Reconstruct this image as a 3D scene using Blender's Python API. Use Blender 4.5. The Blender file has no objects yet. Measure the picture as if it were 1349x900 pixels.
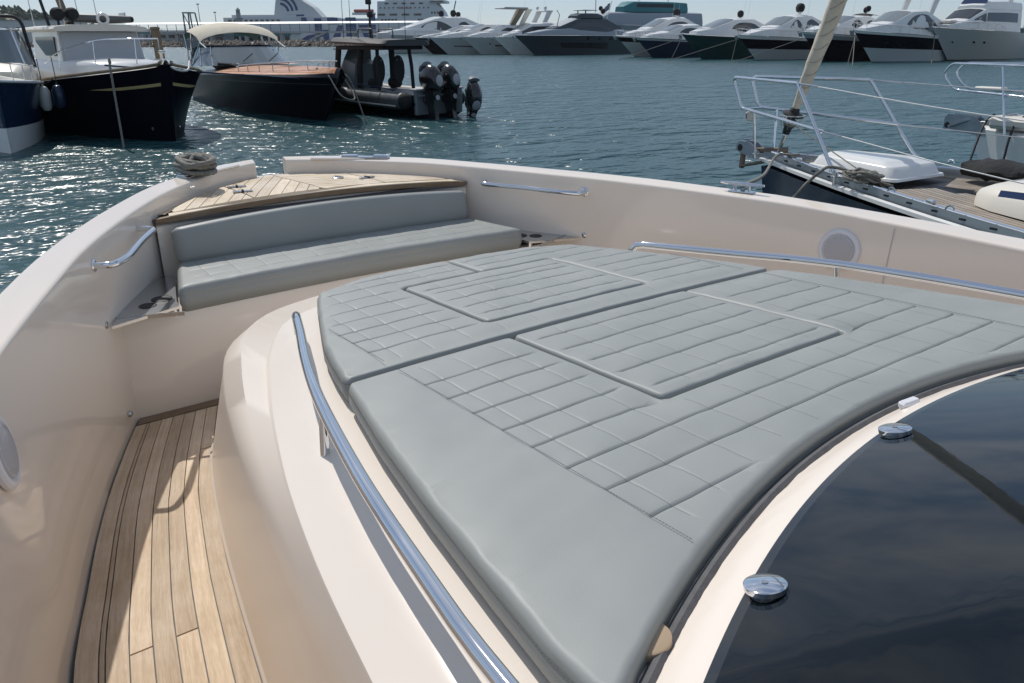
import bpy, bmesh, math, random
import numpy as np
from mathutils import Vector, Matrix
from mathutils.geometry import delaunay_2d_cdt
random.seed(7)
sc = bpy.context.scene
COL = sc.collection
PI = math.pi
rad = math.radians

# ------------------------------------------------------------------ camera
W = 1.92                                   # height of the yacht's pad datum above the water
YAW, PITCH, ROLL = 0.623, math.atan(400/1010.0), -0.0039
cam = bpy.data.cameras.new('camera'); cam.lens = 36*1010/1349.0; cam.sensor_width = 36
cam.clip_start = 0.05; cam.clip_end = 30000
cam_o = bpy.data.objects.new('camera', cam); COL.objects.link(cam_o)
F = Vector((math.cos(-YAW)*math.cos(PITCH), math.sin(-YAW)*math.cos(PITCH), -math.sin(PITCH)))
R = Vector((math.sin(-YAW), -math.cos(-YAW), 0)); U = R.cross(F)
R, U = math.cos(ROLL)*R+math.sin(ROLL)*U, -math.sin(ROLL)*R+math.cos(ROLL)*U
m = Matrix((R, U, -F)).transposed().to_4x4(); m.translation = Vector((0, 1.5774, W+0.78))
cam_o.matrix_world = m
sc.camera = cam_o

# ------------------------------------------------------------------ sky, sun, exposure
SUN_AZ, SUN_EL = rad(-4.5), rad(50)         # azimuth measured from +X, counter-clockwise
world = bpy.data.worlds.new('World'); sc.world = world; world.use_nodes = True
nt = world.node_tree; nt.nodes.clear()
def wn(t, **k):
    n = nt.nodes.new(t)
    for a, v in k.items(): setattr(n, a, v)
    return n
sky = wn('ShaderNodeTexSky', sky_type='NISHITA', sun_disc=False)
sky.sun_elevation = SUN_EL; sky.sun_rotation = PI/2-SUN_AZ
sky.air_density = 0.7; sky.dust_density = 0.3; sky.ozone_density = 3.0; sky.altitude = 0
bg = wn('ShaderNodeBackground'); bg.inputs['Strength'].default_value = 0.115
wo = wn('ShaderNodeOutputWorld')
# thin high cloud: wisps that only show well above the horizon
tc = wn('ShaderNodeTexCoord'); sep = wn('ShaderNodeSeparateXYZ')
nt.links.new(tc.outputs['Generated'], sep.inputs[0])
den = wn('ShaderNodeMath', operation='ADD'); den.inputs[1].default_value = 0.18
nt.links.new(sep.outputs['Z'], den.inputs[0])
dx = wn('ShaderNodeMath', operation='DIVIDE'); dy = wn('ShaderNodeMath', operation='DIVIDE')
nt.links.new(sep.outputs['X'], dx.inputs[0]); nt.links.new(den.outputs[0], dx.inputs[1])
nt.links.new(sep.outputs['Y'], dy.inputs[0]); nt.links.new(den.outputs[0], dy.inputs[1])
cmb = wn('ShaderNodeCombineXYZ'); nt.links.new(dx.outputs[0], cmb.inputs[0]); nt.links.new(dy.outputs[0], cmb.inputs[1])
mp = wn('ShaderNodeMapping'); mp.inputs['Scale'].default_value = (0.8, 1.9, 1); mp.inputs['Rotation'].default_value = (0, 0, 0.5)
nt.links.new(cmb.outputs[0], mp.inputs[0])
nz = wn('ShaderNodeTexNoise'); nz.inputs['Scale'].default_value = 1.4; nz.inputs['Detail'].default_value = 7; nz.inputs['Roughness'].default_value = 0.62; nz.inputs['Distortion'].default_value = 0.6
nt.links.new(mp.outputs[0], nz.inputs['Vector'])
rp = wn('ShaderNodeValToRGB'); rp.color_ramp.elements[0].position = 0.44; rp.color_ramp.elements[1].position = 0.74
nt.links.new(nz.outputs['Fac'], rp.inputs[0])
ez = wn('ShaderNodeMapRange'); ez.inputs['From Min'].default_value = 0.06; ez.inputs['From Max'].default_value = 0.3; ez.inputs['To Max'].default_value = 0.8
nt.links.new(sep.outputs['Z'], ez.inputs['Value'])
mu = wn('ShaderNodeMath', operation='MULTIPLY'); nt.links.new(rp.outputs[0], mu.inputs[0]); nt.links.new(ez.outputs[0], mu.inputs[1])
mix = wn('ShaderNodeMixRGB'); mix.inputs['Color2'].default_value = (7.6, 7.6, 7.7, 1)
hsv = wn('ShaderNodeHueSaturation'); hsv.inputs['Saturation'].default_value = 1.15
gam = wn('ShaderNodeGamma'); gam.inputs['Gamma'].default_value = 0.5; nt.links.new(sky.outputs[0], gam.inputs['Color']); nt.links.new(gam.outputs[0], hsv.inputs['Color'])   # tone curve: evens out sky brightness between horizon and zenith
tint = wn('ShaderNodeMixRGB', blend_type='MULTIPLY'); tint.inputs['Fac'].default_value = 1; tint.inputs['Color2'].default_value = (1.77, 1.90, 2.05, 1); nt.links.new(hsv.outputs[0], tint.inputs['Color1'])
nt.links.new(mu.outputs[0], mix.inputs['Fac']); nt.links.new(tint.outputs[0], mix.inputs['Color1'])
nt.links.new(mix.outputs[0], bg.inputs['Color']); nt.links.new(bg.outputs[0], wo.inputs['Surface'])

sun = bpy.data.lights.new('sun', 'SUN'); sun.energy = 3.05; sun.angle = rad(0.53); sun.color = (1.0, 0.96, 0.90)
sun_o = bpy.data.objects.new('sun', sun); COL.objects.link(sun_o)
sd = Vector((math.cos(SUN_EL)*math.cos(SUN_AZ), math.cos(SUN_EL)*math.sin(SUN_AZ), math.sin(SUN_EL)))
sun_o.rotation_euler = sd.to_track_quat('Z', 'Y').to_euler(); sun_o.location = (0, 0, 60)
vs = sc.view_settings; vs.view_transform = 'Standard'; vs.look = 'None'; vs.exposure = 0.06; vs.gamma = 1

# ------------------------------------------------------------------ materials
def mat(name, color, rough=0.5, metal=0.0, spec=0.5, coat=0.0, noise=0.0, nscale=4.0, bump=0.0, bscale=60.0, ior=1.5, rvar=0.0, vec='Object', bdist=0.002):
    mt = bpy.data.materials.new(name); mt.use_nodes = True
    t = mt.node_tree; b = t.nodes['Principled BSDF']
    b.inputs['Base Color'].default_value = (*color, 1); b.inputs['Roughness'].default_value = rough
    b.inputs['Metallic'].default_value = metal; b.inputs['IOR'].default_value = ior
    b.inputs['Specular IOR Level'].default_value = spec
    if coat: b.inputs['Coat Weight'].default_value = coat; b.inputs['Coat Roughness'].default_value = 0.03
    if noise or bump or rvar:
        co = t.nodes.new('ShaderNodeTexCoord')
    if noise or rvar:
        n = t.nodes.new('ShaderNodeTexNoise'); n.inputs['Scale'].default_value = nscale; n.inputs['Detail'].default_value = 5
        t.links.new(co.outputs[vec], n.inputs['Vector'])
        if noise:
            r = t.nodes.new('ShaderNodeMapRange'); r.inputs['From Min'].default_value = 0.3; r.inputs['From Max'].default_value = 0.7
            r.inputs['To Min'].default_value = 1-noise; r.inputs['To Max'].default_value = 1+noise
            t.links.new(n.outputs['Fac'], r.inputs['Value'])
            h = t.nodes.new('ShaderNodeHueSaturation'); h.inputs['Color'].default_value = (*color, 1)
            t.links.new(r.outputs[0], h.inputs['Value']); t.links.new(h.outputs[0], b.inputs['Base Color'])
        if rvar:
            r2 = t.nodes.new('ShaderNodeMapRange'); r2.inputs['From Min'].default_value = 0.3; r2.inputs['From Max'].default_value = 0.7
            r2.inputs['To Min'].default_value = max(0.01, rough-rvar); r2.inputs['To Max'].default_value = rough+rvar
            t.links.new(n.outputs['Fac'], r2.inputs['Value']); t.links.new(r2.outputs[0], b.inputs['Roughness'])
    if bump:
        n2 = t.nodes.new('ShaderNodeTexNoise'); n2.inputs['Scale'].default_value = bscale; n2.inputs['Detail'].default_value = 4
        t.links.new(co.outputs[vec], n2.inputs['Vector'])
        bp = t.nodes.new('ShaderNodeBump'); bp.inputs['Strength'].default_value = bump; bp.inputs['Distance'].default_value = bdist
        t.links.new(n2.outputs['Fac'], bp.inputs['Height']); t.links.new(bp.outputs[0], b.inputs['Normal'])
    return mt

def wood_mat(name, c1, c2, c3, rough=0.6, us=3.0, vs_=60.0, var=0.25):
    """grain along U of the plank's own UV, each plank object with its own tone"""
    mt = bpy.data.materials.new(name); mt.use_nodes = True
    t = mt.node_tree; b = t.nodes['Principled BSDF']; N = t.nodes.new; L = t.links.new
    uv = N('ShaderNodeUVMap'); oi = N('ShaderNodeObjectInfo')
    off = N('ShaderNodeVectorMath'); off.operation = 'SCALE'; off.inputs[0].default_value = (37.1, 11.7, 5.3); L(oi.outputs['Random'], off.inputs['Scale'])
    ad = N('ShaderNodeVectorMath'); L(uv.outputs[0], ad.inputs[0]); L(off.outputs[0], ad.inputs[1])
    mp = N('ShaderNodeMapping'); mp.inputs['Scale'].default_value = (us, vs_, 1); L(ad.outputs[0], mp.inputs[0])
    n = N('ShaderNodeTexNoise'); n.inputs['Scale'].default_value = 1; n.inputs['Detail'].default_value = 6; n.inputs['Roughness'].default_value = 0.65; n.inputs['Distortion'].default_value = 0.7
    L(mp.outputs[0], n.inputs['Vector'])
    mp2 = N('ShaderNodeMapping'); mp2.inputs['Scale'].default_value = (us*8, vs_*7, 1); L(ad.outputs[0], mp2.inputs[0])
    n2 = N('ShaderNodeTexNoise'); n2.inputs['Scale'].default_value = 1; n2.inputs['Detail'].default_value = 3; L(mp2.outputs[0], n2.inputs['Vector'])
    mx = N('ShaderNodeMixRGB'); mx.inputs['Fac'].default_value = 0.35; L(n.outputs['Fac'], mx.inputs['Color1']); L(n2.outputs['Fac'], mx.inputs['Color2'])
    cr = N('ShaderNodeValToRGB'); e = cr.color_ramp.elements
    e[0].position = 0.32; e[0].color = (*c1, 1); e[1].position = 0.68; e[1].color = (*c3, 1)
    k = e.new(0.5); k.color = (*c2, 1)
    L(mx.outputs[0], cr.inputs[0])
    h = N('ShaderNodeHueSaturation'); r = N('ShaderNodeMapRange'); r.inputs['To Min'].default_value = 1-var; r.inputs['To Max'].default_value = 1+var*0.8
    gp_ = N('ShaderNodeNewGeometry'); wn_ = N('ShaderNodeTexNoise'); wn_.inputs['Scale'].default_value = 2.6; wn_.inputs['Detail'].default_value = 5; wn_.inputs['Roughness'].default_value = .65; L(gp_.outputs['Position'], wn_.inputs['Vector'])
    wr = N('ShaderNodeMapRange'); wr.inputs['From Min'].default_value = .3; wr.inputs['From Max'].default_value = .7; wr.inputs['To Min'].default_value = .80; wr.inputs['To Max'].default_value = 1.14; L(wn_.outputs['Fac'], wr.inputs['Value'])
    wm_ = N('ShaderNodeMath'); wm_.operation = 'MULTIPLY'; L(r.outputs[0], wm_.inputs[0]); L(wr.outputs[0], wm_.inputs[1])
    sr = N('ShaderNodeMapRange'); sr.inputs['From Min'].default_value = .3; sr.inputs['From Max'].default_value = .7; sr.inputs['To Min'].default_value = 1.1; sr.inputs['To Max'].default_value = .78; L(wn_.outputs['Fac'], sr.inputs['Value']); L(sr.outputs[0], h.inputs['Saturation'])
    L(oi.outputs['Random'], r.inputs['Value']); L(wm_.outputs[0], h.inputs['Value']); L(cr.outputs[0], h.inputs['Color']); L(h.outputs[0], b.inputs['Base Color'])
    b.inputs['Roughness'].default_value = rough; b.inputs['Specular IOR Level'].default_value = 0.25
    bp = N('ShaderNodeBump'); bp.inputs['Strength'].default_value = 0.35; bp.inputs['Distance'].default_value = 0.001
    L(mx.outputs[0], bp.inputs['Height']); L(bp.outputs[0], b.inputs['Normal'])
    return mt

MT = {}
MT['gel'] = mat('cream_gelcoat', (0.81, 0.725, 0.635), 0.065, spec=0.5, coat=0.0, noise=0.015, nscale=1.3, bump=0.05, bscale=1.6, bdist=0.01)
MT['gel_satin'] = mat('cream_gelcoat_satin', (0.81, 0.725, 0.635), 0.24, spec=0.3, noise=0.015, nscale=1.3)
MT['vinyl'] = mat('grey_vinyl', (0.295, 0.310, 0.296), 0.5, spec=0.4, noise=0.05, nscale=3.0, bump=0.35, bscale=420, rvar=0.06, bdist=0.0008)
MT['vinyl_dark'] = mat('seam_fold_shade', (0.135, 0.145, 0.146), 0.6)  # quilting grooves: thread and the shade in the fold, painted as one darker strip
MT['vinyl_seam'] = mat('seam_stitch_shade', (0.175, 0.187, 0.187), 0.55)  # cross seams: darker strip for the thread, with its shade painted in
MT['thread'] = mat('grey_thread', (0.12, 0.13, 0.135), 0.7)
MT['chrome'] = mat('polished_steel', (0.72, 0.74, 0.77), 0.07, metal=1.0, noise=0.03, nscale=6, rvar=0.03)
MT['steel'] = mat('brushed_steel', (0.55, 0.56, 0.57), 0.22, metal=1.0)
MT['caulk'] = mat('grey_caulk', (0.10, 0.092, 0.085), 0.6)
MT['teak'] = wood_mat('teak', (0.45, 0.325, 0.205), (0.59, 0.445, 0.30), (0.71, 0.57, 0.415), var=0.17)
MT['teak_pale'] = wood_mat('pale_teak', (0.54, 0.43, 0.30), (0.66, 0.545, 0.40), (0.76, 0.65, 0.50), var=0.14)
MT['teak_dark'] = wood_mat('oiled_teak_edge', (0.17, 0.115, 0.07), (0.25, 0.175, 0.11), (0.33, 0.24, 0.155), var=0.1)
MT['glass'] = mat('black_glass', (0.005, 0.008, 0.011), 0.025, spec=0.5, ior=1.5, nscale=7, rvar=0.02)
MT['frit'] = mat('glass_border', (0.03, 0.035, 0.042), 0.06)
MT['white_plastic'] = mat('white_plastic', (0.72, 0.72, 0.74), 0.35)
MT['mesh_grey'] = mat('speaker_mesh', (0.52, 0.51, 0.52), 0.6)
MT['felt'] = mat('grey_felt', (0.12, 0.12, 0.125), 0.95, noise=0.12, nscale=40, bump=0.5, bscale=200)
MT['tan'] = mat('tan_pad', (0.42, 0.31, 0.20), 0.6)
MT['black'] = mat('black_rubber', (0.012, 0.012, 0.013), 0.5)
MT['rope'] = mat('mooring_rope', (0.20, 0.19, 0.165), 0.9, noise=0.35, nscale=60, bump=0.6, bscale=200)

# ------------------------------------------------------------------ mesh helpers
class MB:
    def __init__(s): s.v = []; s.f = []; s.uv = []; s.mi = []
    def add(s, vs, fs, uvs=None, mi=0):
        o = len(s.v); s.v += [tuple(v) for v in vs]
        s.uv += list(uvs) if uvs else [(0, 0)]*len(vs)
        s.f += [tuple(i+o for i in f) for f in fs]; s.mi += [mi]*len(fs); return s
    def box(s, c, d, rz=0, bev=0.0, mi=0, ry=0, rx=0):
        x, y, z = [k/2 for k in d]
        if bev:
            b = min(bev, x*.9, y*.9, z*.9); r = []
            for zz, ins in ((-z, b), (-z+b, 0), (z-b, 0), (z, b)):
                X, Y = x-ins, y-ins; bb = max(b-ins, 0)+0.3*b
                r.append([(X-bb, -Y, zz), (X, -Y+bb, zz), (X, Y-bb, zz), (X-bb, Y, zz), (-X+bb, Y, zz), (-X, Y-bb, zz), (-X, -Y+bb, zz), (-X+bb, -Y, zz)])
            vs = [p for q in r for p in q]; fs = [tuple(reversed(range(8))), tuple(range(24, 32))]
            for k in range(3):
                for i in range(8): fs.append((k*8+i, k*8+(i+1) % 8, k*8+8+(i+1) % 8, k*8+8+i))
        else:
            vs = [(a*x, b_*y, e*z) for e in (-1, 1) for b_ in (-1, 1) for a in (-1, 1)]
            fs = [(0, 2, 3, 1), (4, 5, 7, 6), (0, 1, 5, 4), (2, 6, 7, 3), (0, 4, 6, 2), (1, 3, 7, 5)]
        M = Matrix.Translation(c) @ Matrix.Rotation(rz, 4, 'Z') @ Matrix.Rotation(ry, 4, 'Y') @ Matrix.Rotation(rx, 4, 'X')
        return s.add([M @ Vector(v) for v in vs], fs, mi=mi)
    def tube(s, path, r, n=10, caps=True, closed=False, twist=None, mi=0):
        P = [Vector(p) for p in path]; m_ = len(P)
        rs = r if isinstance(r, (list, tuple)) else [r]*m_
        vs = []; up = None; acc = 0
        for i in range(m_):
            if closed: t = P[(i+1) % m_]-P[i-1]
            else: t = P[min(i+1, m_-1)]-P[max(i-1, 0)]
            t.normalize()
            if up is None:
                up = Vector((0, 0, 1)) if abs(t.z) < .9 else Vector((1, 0, 0))
            up = (up-t*up.dot(t)).normalized(); sd_ = t.cross(up)
            if i: acc += (P[i]-P[i-1]).length
            for k in range(n):
                a = 2*PI*k/n; rr = rs[i]
                if twist: rr *= 1+twist[0]*abs(math.cos(1.5*(a+acc*twist[1])))-twist[0]*.5
                vs.append(P[i]+(up*math.cos(a)+sd_*math.sin(a))*rr)
        fs = []
        for i in range(m_ if closed else m_-1):
            j = (i+1) % m_
            for k in range(n): fs.append((i*n+k, i*n+(k+1) % n, j*n+(k+1) % n, j*n+k))
        if caps and not closed: fs += [tuple(reversed(range(n))), tuple(range((m_-1)*n, m_*n))]
        return s.add(vs, fs, mi=mi)
    def lathe(s, prof, c=(0, 0, 0), axis=(0, 0, 1), n=24, mi=0):
        q = Vector((0, 0, 1)).rotation_difference(Vector(axis).normalized()); vs = []; fs = []
        for r_, z_ in prof:
            for k in range(n):
                a = 2*PI*k/n; vs.append(q @ Vector((r_*math.cos(a), r_*math.sin(a), z_))+Vector(c))
        for i in range(len(prof)-1):
            for k in range(n): fs.append((i*n+k, i*n+(k+1) % n, (i+1)*n+(k+1) % n, (i+1)*n+k))
        fs += [tuple(reversed(range(n))), tuple(range((len(prof)-1)*n, len(prof)*n))]
        return s.add(vs, fs, mi=mi)
    def loft(s, rings, closed=False, cap0=False, cap1=False, mi=0):
        n = len(rings[0]); vs = [p for r_ in rings for p in r_]; fs = []
        for i in range(len(rings)-1):
            for k in range(n if closed else n-1):
                k2 = (k+1) % n; fs.append((i*n+k, i*n+k2, (i+1)*n+k2, (i+1)*n+k))
        if cap0: fs.append(tuple(reversed(range(n))))
        if cap1: fs.append(tuple(range((len(rings)-1)*n, len(rings)*n)))
        return s.add(vs, fs, mi=mi)
    def prism(s, poly, z0, z1, mi=0, uvf=None, inset=0.0):
        n = len(poly); c = Vector((sum(p[0] for p in poly)/n, sum(p[1] for p in poly)/n))
        def zz(z, p): return z(p) if callable(z) else z
        vs = [(p[0], p[1], zz(z0, p)) for p in poly]+[(p[0], p[1], zz(z1, p)) for p in poly]
        fs = [tuple(reversed(range(n))), tuple(range(n, 2*n))]+[(i, (i+1) % n, n+(i+1) % n, n+i) for i in range(n)]
        return s.add(vs, fs, [uvf(v) for v in vs] if uvf else None, mi=mi)
    def slab(s, poly, T, M, mi=0):
        """polygon in a local plane (u,v), thickness T along w, placed with matrix M"""
        n = len(poly); vs = [M @ Vector((p[0], p[1], 0)) for p in poly]+[M @ Vector((p[0], p[1], T)) for p in poly]
        fs = [tuple(reversed(range(n))), tuple(range(n, 2*n))]+[(i, (i+1) % n, n+(i+1) % n, n+i) for i in range(n)]
        return s.add(vs, fs, mi=mi)
    def build(s, name, mats, parent=None, smooth=True, loc=None, rz=0.0, sharp=35, fix=True):
        me = bpy.data.meshes.new(name); me.from_pydata(s.v, [], s.f)
        mats = mats if isinstance(mats, (list, tuple)) else [mats]
        for q in mats: me.materials.append(MT[q] if isinstance(q, str) else q)
        if len(mats) > 1: me.polygons.foreach_set('material_index', s.mi)
        ul = me.uv_layers.new(name='UVMap'); vi = np.zeros(len(me.loops), dtype=np.int32); me.loops.foreach_get('vertex_index', vi)
        ul.data.foreach_set('uv', np.array(s.uv, dtype=np.float32)[vi].ravel())
        if fix:
            bm = bmesh.new(); bm.from_mesh(me); bmesh.ops.recalc_face_normals(bm, faces=bm.faces); bm.to_mesh(me); bm.free()
        if smooth:
            me.polygons.foreach_set('use_smooth', [True]*len(me.polygons))
            if sharp: me.set_sharp_from_angle(angle=rad(sharp))
        o = bpy.data.objects.new(name, me); COL.objects.link(o)
        if parent: o.parent = parent
        if loc is not None: o.location = loc
        if rz: o.rotation_euler = (0, 0, rz)
        return o

def tag(o, label=None, cat=None, group=None, kind=None):
    if label: o['label'] = label
    if cat: o['category'] = cat
    if group: o['group'] = group
    if kind: o['kind'] = kind
    return o
def thing(name, loc, label, cat, group=None, rz=0.0, parent=None):
    o = bpy.data.objects.new(name, None); COL.objects.link(o); o.location = loc; o.rotation_euler = (0, 0, rz); o.empty_display_size = 0.2
    return tag(o, label, cat, group)
def copy_tree(o, parent=None):
    c = o.copy(); COL.objects.link(c)
    if parent: c.parent = parent
    for ch in [k for k in o.children]: copy_tree(ch, c)
    return c
def recenter(o):
    """move a top-level mesh's origin to the base centre of its bounds"""
    vs = np.array([v.co[:] for v in o.data.vertices]); c = (vs.min(0)+vs.max(0))/2; c[2] = vs[:, 2].min()
    o.data.transform(Matrix.Translation(-Vector(c))); o.location = Vector(o.location)+Vector(c); return o
def lerp(tab, x):
    xs = [t[0] for t in tab]; ys = [t[1] for t in tab]; return float(np.interp(x, xs, ys))
def spline(pts, n):
    """smooth Catmull-Rom through pts, resampled evenly to n points"""
    P = np.array(pts, float); Q = np.vstack([2*P[0]-P[1], P, 2*P[-1]-P[-2]]); out = []
    for i in range(1, len(Q)-2):
        p0, p1, p2, p3 = Q[i-1:i+3]
        for t in np.linspace(0, 1, 16, endpoint=False):
            out.append(0.5*((2*p1)+(-p0+p2)*t+(2*p0-5*p1+4*p2-p3)*t*t+(-p0+3*p1-3*p2+p3)*t**3))
    out.append(P[-1]); out = np.array(out); d = np.r_[0, np.cumsum(np.linalg.norm(np.diff(out, axis=0), axis=1))]
    t = np.linspace(0, d[-1], n); return np.stack([np.interp(t, d, out[:, k]) for k in range(P.shape[1])], 1)
def fillet(path, r, n=6):
    """round the corners of a polyline"""
    P = [Vector(p) for p in path]; out = [P[0]]
    for i in range(1, len(P)-1):
        a = (P[i-1]-P[i]); b = (P[i+1]-P[i]); k = min(r, a.length*.45, b.length*.45); A = P[i]+a.normalized()*k; B = P[i]+b.normalized()*k
        for t in np.linspace(0, 1, n): out.append(A*(1-t)**2+P[i]*2*t*(1-t)+B*t*t)
    return out+[P[-1]]
def clip_half(poly, a, b, c):
    """keep a*x+b*y<=c"""
    out = []
    for i in range(len(poly)):
        p, q = poly[i], poly[(i+1) % len(poly)]; dp = a*p[0]+b*p[1]-c; dq = a*q[0]+b*q[1]-c
        if dp <= 0: out.append(p)
        if (dp < 0 < dq) or (dq < 0 < dp):
            t = dp/(dp-dq); out.append((p[0]+t*(q[0]-p[0]), p[1]+t*(q[1]-p[1])))
    return out
def poly_area(p): return 0.5*sum(p[i][0]*p[(i+1) % len(p)][1]-p[(i+1) % len(p)][0]*p[i][1] for i in range(len(p)))
# ================================================================== OUR YACHT (local z: 0 = pad datum, W above the water)
yacht = thing('motor_yacht', (0, 0, W), 'cream motor yacht in the foreground whose bow deck, bulwarks and black windscreen fill the picture', 'yacht')

IN = [(-4, 1.80), (-1, 1.80), (.4, 1.79), (1.2, 1.762), (1.83, 1.69), (2.2, 1.585), (2.5, 1.484), (2.8, 1.377), (3.1, 1.268), (3.4, 1.134), (3.7, .975), (3.9, .855), (4.05, .75), (4.2, .63), (4.35, .5), (4.5, .36), (4.62, .22), (4.70, .095)]
OUT = [(-4, 1.945), (-1, 1.945), (.4, 1.935), (1.2, 1.905), (1.83, 1.832), (2.2, 1.725), (2.5, 1.622), (2.8, 1.515), (3.1, 1.40), (3.4, 1.268), (3.7, 1.111), (4.0, .93), (4.2, .785), (4.4, .61), (4.55, .45), (4.68, .27), (4.77, .095)]
ZT = [(-4, -.03), (.4, -.012), (1.2, .0), (1.83, .022), (2.2, .045), (2.8, .06), (3.4, .066), (3.8, .075), (4.1, .085), (4.8, .088)]
NB = 110
inn = spline(IN, NB); out = spline(OUT, NB)
DECK = -0.75
def y_in(x): return float(np.interp(x, inn[:, 0], inn[:, 1]))
DK = [(-4, 1.70), (0, 1.725), (1.2, 1.705), (1.88, 1.617), (2.2, 1.54), (2.557, 1.446), (2.9, 1.335), (3.377, 1.15), (3.6, 1.02)]
DKS = spline(DK, 90)
def y_dk(x): return min(float(np.interp(x, DKS[:, 0], DKS[:, 1])), y_in(x)) if x < 3.4 else y_in(x)
def y_wall(x, z): t = min(1, max(0, (lerp(ZT, x)-z)/(lerp(ZT, x)-DECK))); return y_in(x)+(y_dk(x)-y_in(x))*t
def base(x, y): return -0.0574*(x-1.3)-0.0167*y*y
for s in (1, -1):
    rings = []
    for k in range(NB):
        xi, yi = inn[k]; xo, yo = out[k]; zi = lerp(ZT, xi); zo = zi+0.014
        cx = xi-xo; cy = yi-yo; L_ = math.hypot(cx, cy); ux, uy = cx/L_, cy/L_
        def q(d, z): return (xo+ux*d, s*(yo+uy*d), z)
        fl = y_in(xi)-y_dk(xi)
        sh = 0.93 if xo < 4 else 0.93-0.25*(xo-4)
        rings.append([(xo-0.55*max(0, (xo-2)/2.8)**2, s*yo*(sh-.12), -W-0.4), (xo-0.25*max(0, (xo-2)/2.8)**2, s*yo*sh, -0.9), q(-.012, zo-.16), q(0, zo-.022), q(.003, zo-.009), q(.010, zo-.002), q(.018, zo), q(.026, zo-.0005), q(L_-.018, zi+.003), q(L_-.011, zi+.0022), q(L_-.005, zi-.001), q(L_-.001, zi-.006), q(L_, zi-.012), q(L_, zi-.02), q(L_+.002+fl*.12, zi-.1), q(L_-.004+fl*.95, DECK+.06), q(L_-.010+fl, DECK+.03), q(L_+.002+fl, DECK-.03), q(L_*.6, DECK-.1)])
    mbw = MB(); mbw.loft(rings, closed=True, cap0=True)
    er = rings[-1]; mbw.add(er, [(1, 2, 3, 15), (3, 4, 5, 14, 15), (5, 6, 7, 8, 13, 14), (8, 9, 10, 11, 12, 13), (1, 15, 18), (15, 16, 17, 18), (0, 1, 18)]); mbw.build('bulwark', 'gel', yacht, sharp=50)
# bow sill in the gap between the two bulwark ends
sb = MB(); sb.prism([(4.62, -.16), (4.80, -.14), (4.83, 0), (4.80, .14), (4.62, .16)], -.30, -.012); sb.build('bow_sill', 'gel', yacht, sharp=30)

# ---- side decks: caulk bed and curved teak boards
def yb_(x): return float(np.interp(x, [-3, 0, 1.0, 1.59, 2.14, 2.6, 2.9, 3.4], [1.34, 1.345, 1.285, 1.216, 1.140, 1.055, .97, .80]))
def offset_curve(d, x0, x1, n):
    xs = np.linspace(x0, x1, n); return [(x, y_dk(x)-d/.42*(y_dk(x)-yb_(x))) for x in xs]
def offset_curve_old(d, x0, x1, n):
    xs = np.linspace(x0, x1, n); pts = []
    for x in xs:
        y = y_in(x); sl = (y_in(x+.02)-y_in(x-.02))/.04; L_ = math.hypot(1, sl); pts.append((x+sl*d/L_*1.0, y-d/L_))
    return pts
for s in (1, -1):
    bed = MB(); A = offset_curve(.0, -2.5, 3.40, 60); B = [(p[0], .6) for p in A]
    bed.loft([[(p[0], s*p[1], DECK-.004) for p in A], [(p[0], s*p[1], DECK-.004) for p in B]]); bed.build('deck_bed', 'caulk', yacht)
    offs = [(.004, .057), (.0605, .072), (.0755, .1285), (.132, .185), (.1885, .2415), (.245, .298), (.3015, .3545), (.358, .411), (.4145, .47)]
    for bi, (d0, d1) in enumerate(offs):
        cuts = [-2.5, -0.4+.31*(bi % 3), 1.15+.37*((bi*2) % 4), 3.285]
        if bi in (1,): cuts = [-2.5, 3.285]
        if bi == 7: cuts = [-2.5, .9, 2.92, 3.285]
        for x0, x1 in zip(cuts[:-1], cuts[1:]):
            if x1-x0 < .15: continue
            n = max(6, int((x1-x0)/.12)); a = offset_curve(d0, x0+.003, x1-.003, n); b = offset_curve(d1, x0+.003, x1-.003, n)
            mb = MB(); vs = []; uv = []
            for i in range(n):
                for (p, v) in ((a[i], 0), (b[i], d1-d0)):
                    vs.append((p[0], s*p[1], DECK+.003)); uv.append((a[i][0]+bi*.37, v+bi*.11))
            for i in range(n):
                for (p, v) in ((a[i], 0), (b[i], d1-d0)):
                    vs.append((p[0], s*p[1], DECK-.003)); uv.append((a[i][0], v))
            fs = []
            for i in range(n-1):
                fs += [(2*i, 2*i+1, 2*i+3, 2*i+2), (2*i, 2*i+2, 2*n+2*i+2, 2*n+2*i), (2*i+1, 2*i+3, 2*n+2*i+3, 2*n+2*i+1)]
            fs += [(0, 1, 2*n+1, 2*n), (2*n-2, 2*n-1, 4*n-1, 4*n-2)]
            mb.add(vs, fs, uv); mb.build('deck_plank', 'teak', yacht, smooth=False)
    mb = MB(); mb.prism([(3.292, s*.70), (3.35, s*.70), (3.35, s*(y_dk(3.35)-.006)), (3.292, s*(y_dk(3.292)-.006))], DECK-.003, DECK+.004, uvf=lambda v: (v[1], v[0])); mb.build('deck_plank', 'teak_dark', yacht, smooth=False)
    sc_ = MB(); c_ = (2.72, s*(y_in(2.72)-.004), -.665) if s > 0 else (2.72, s*(y_in(2.72)-.004), -.665)

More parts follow.
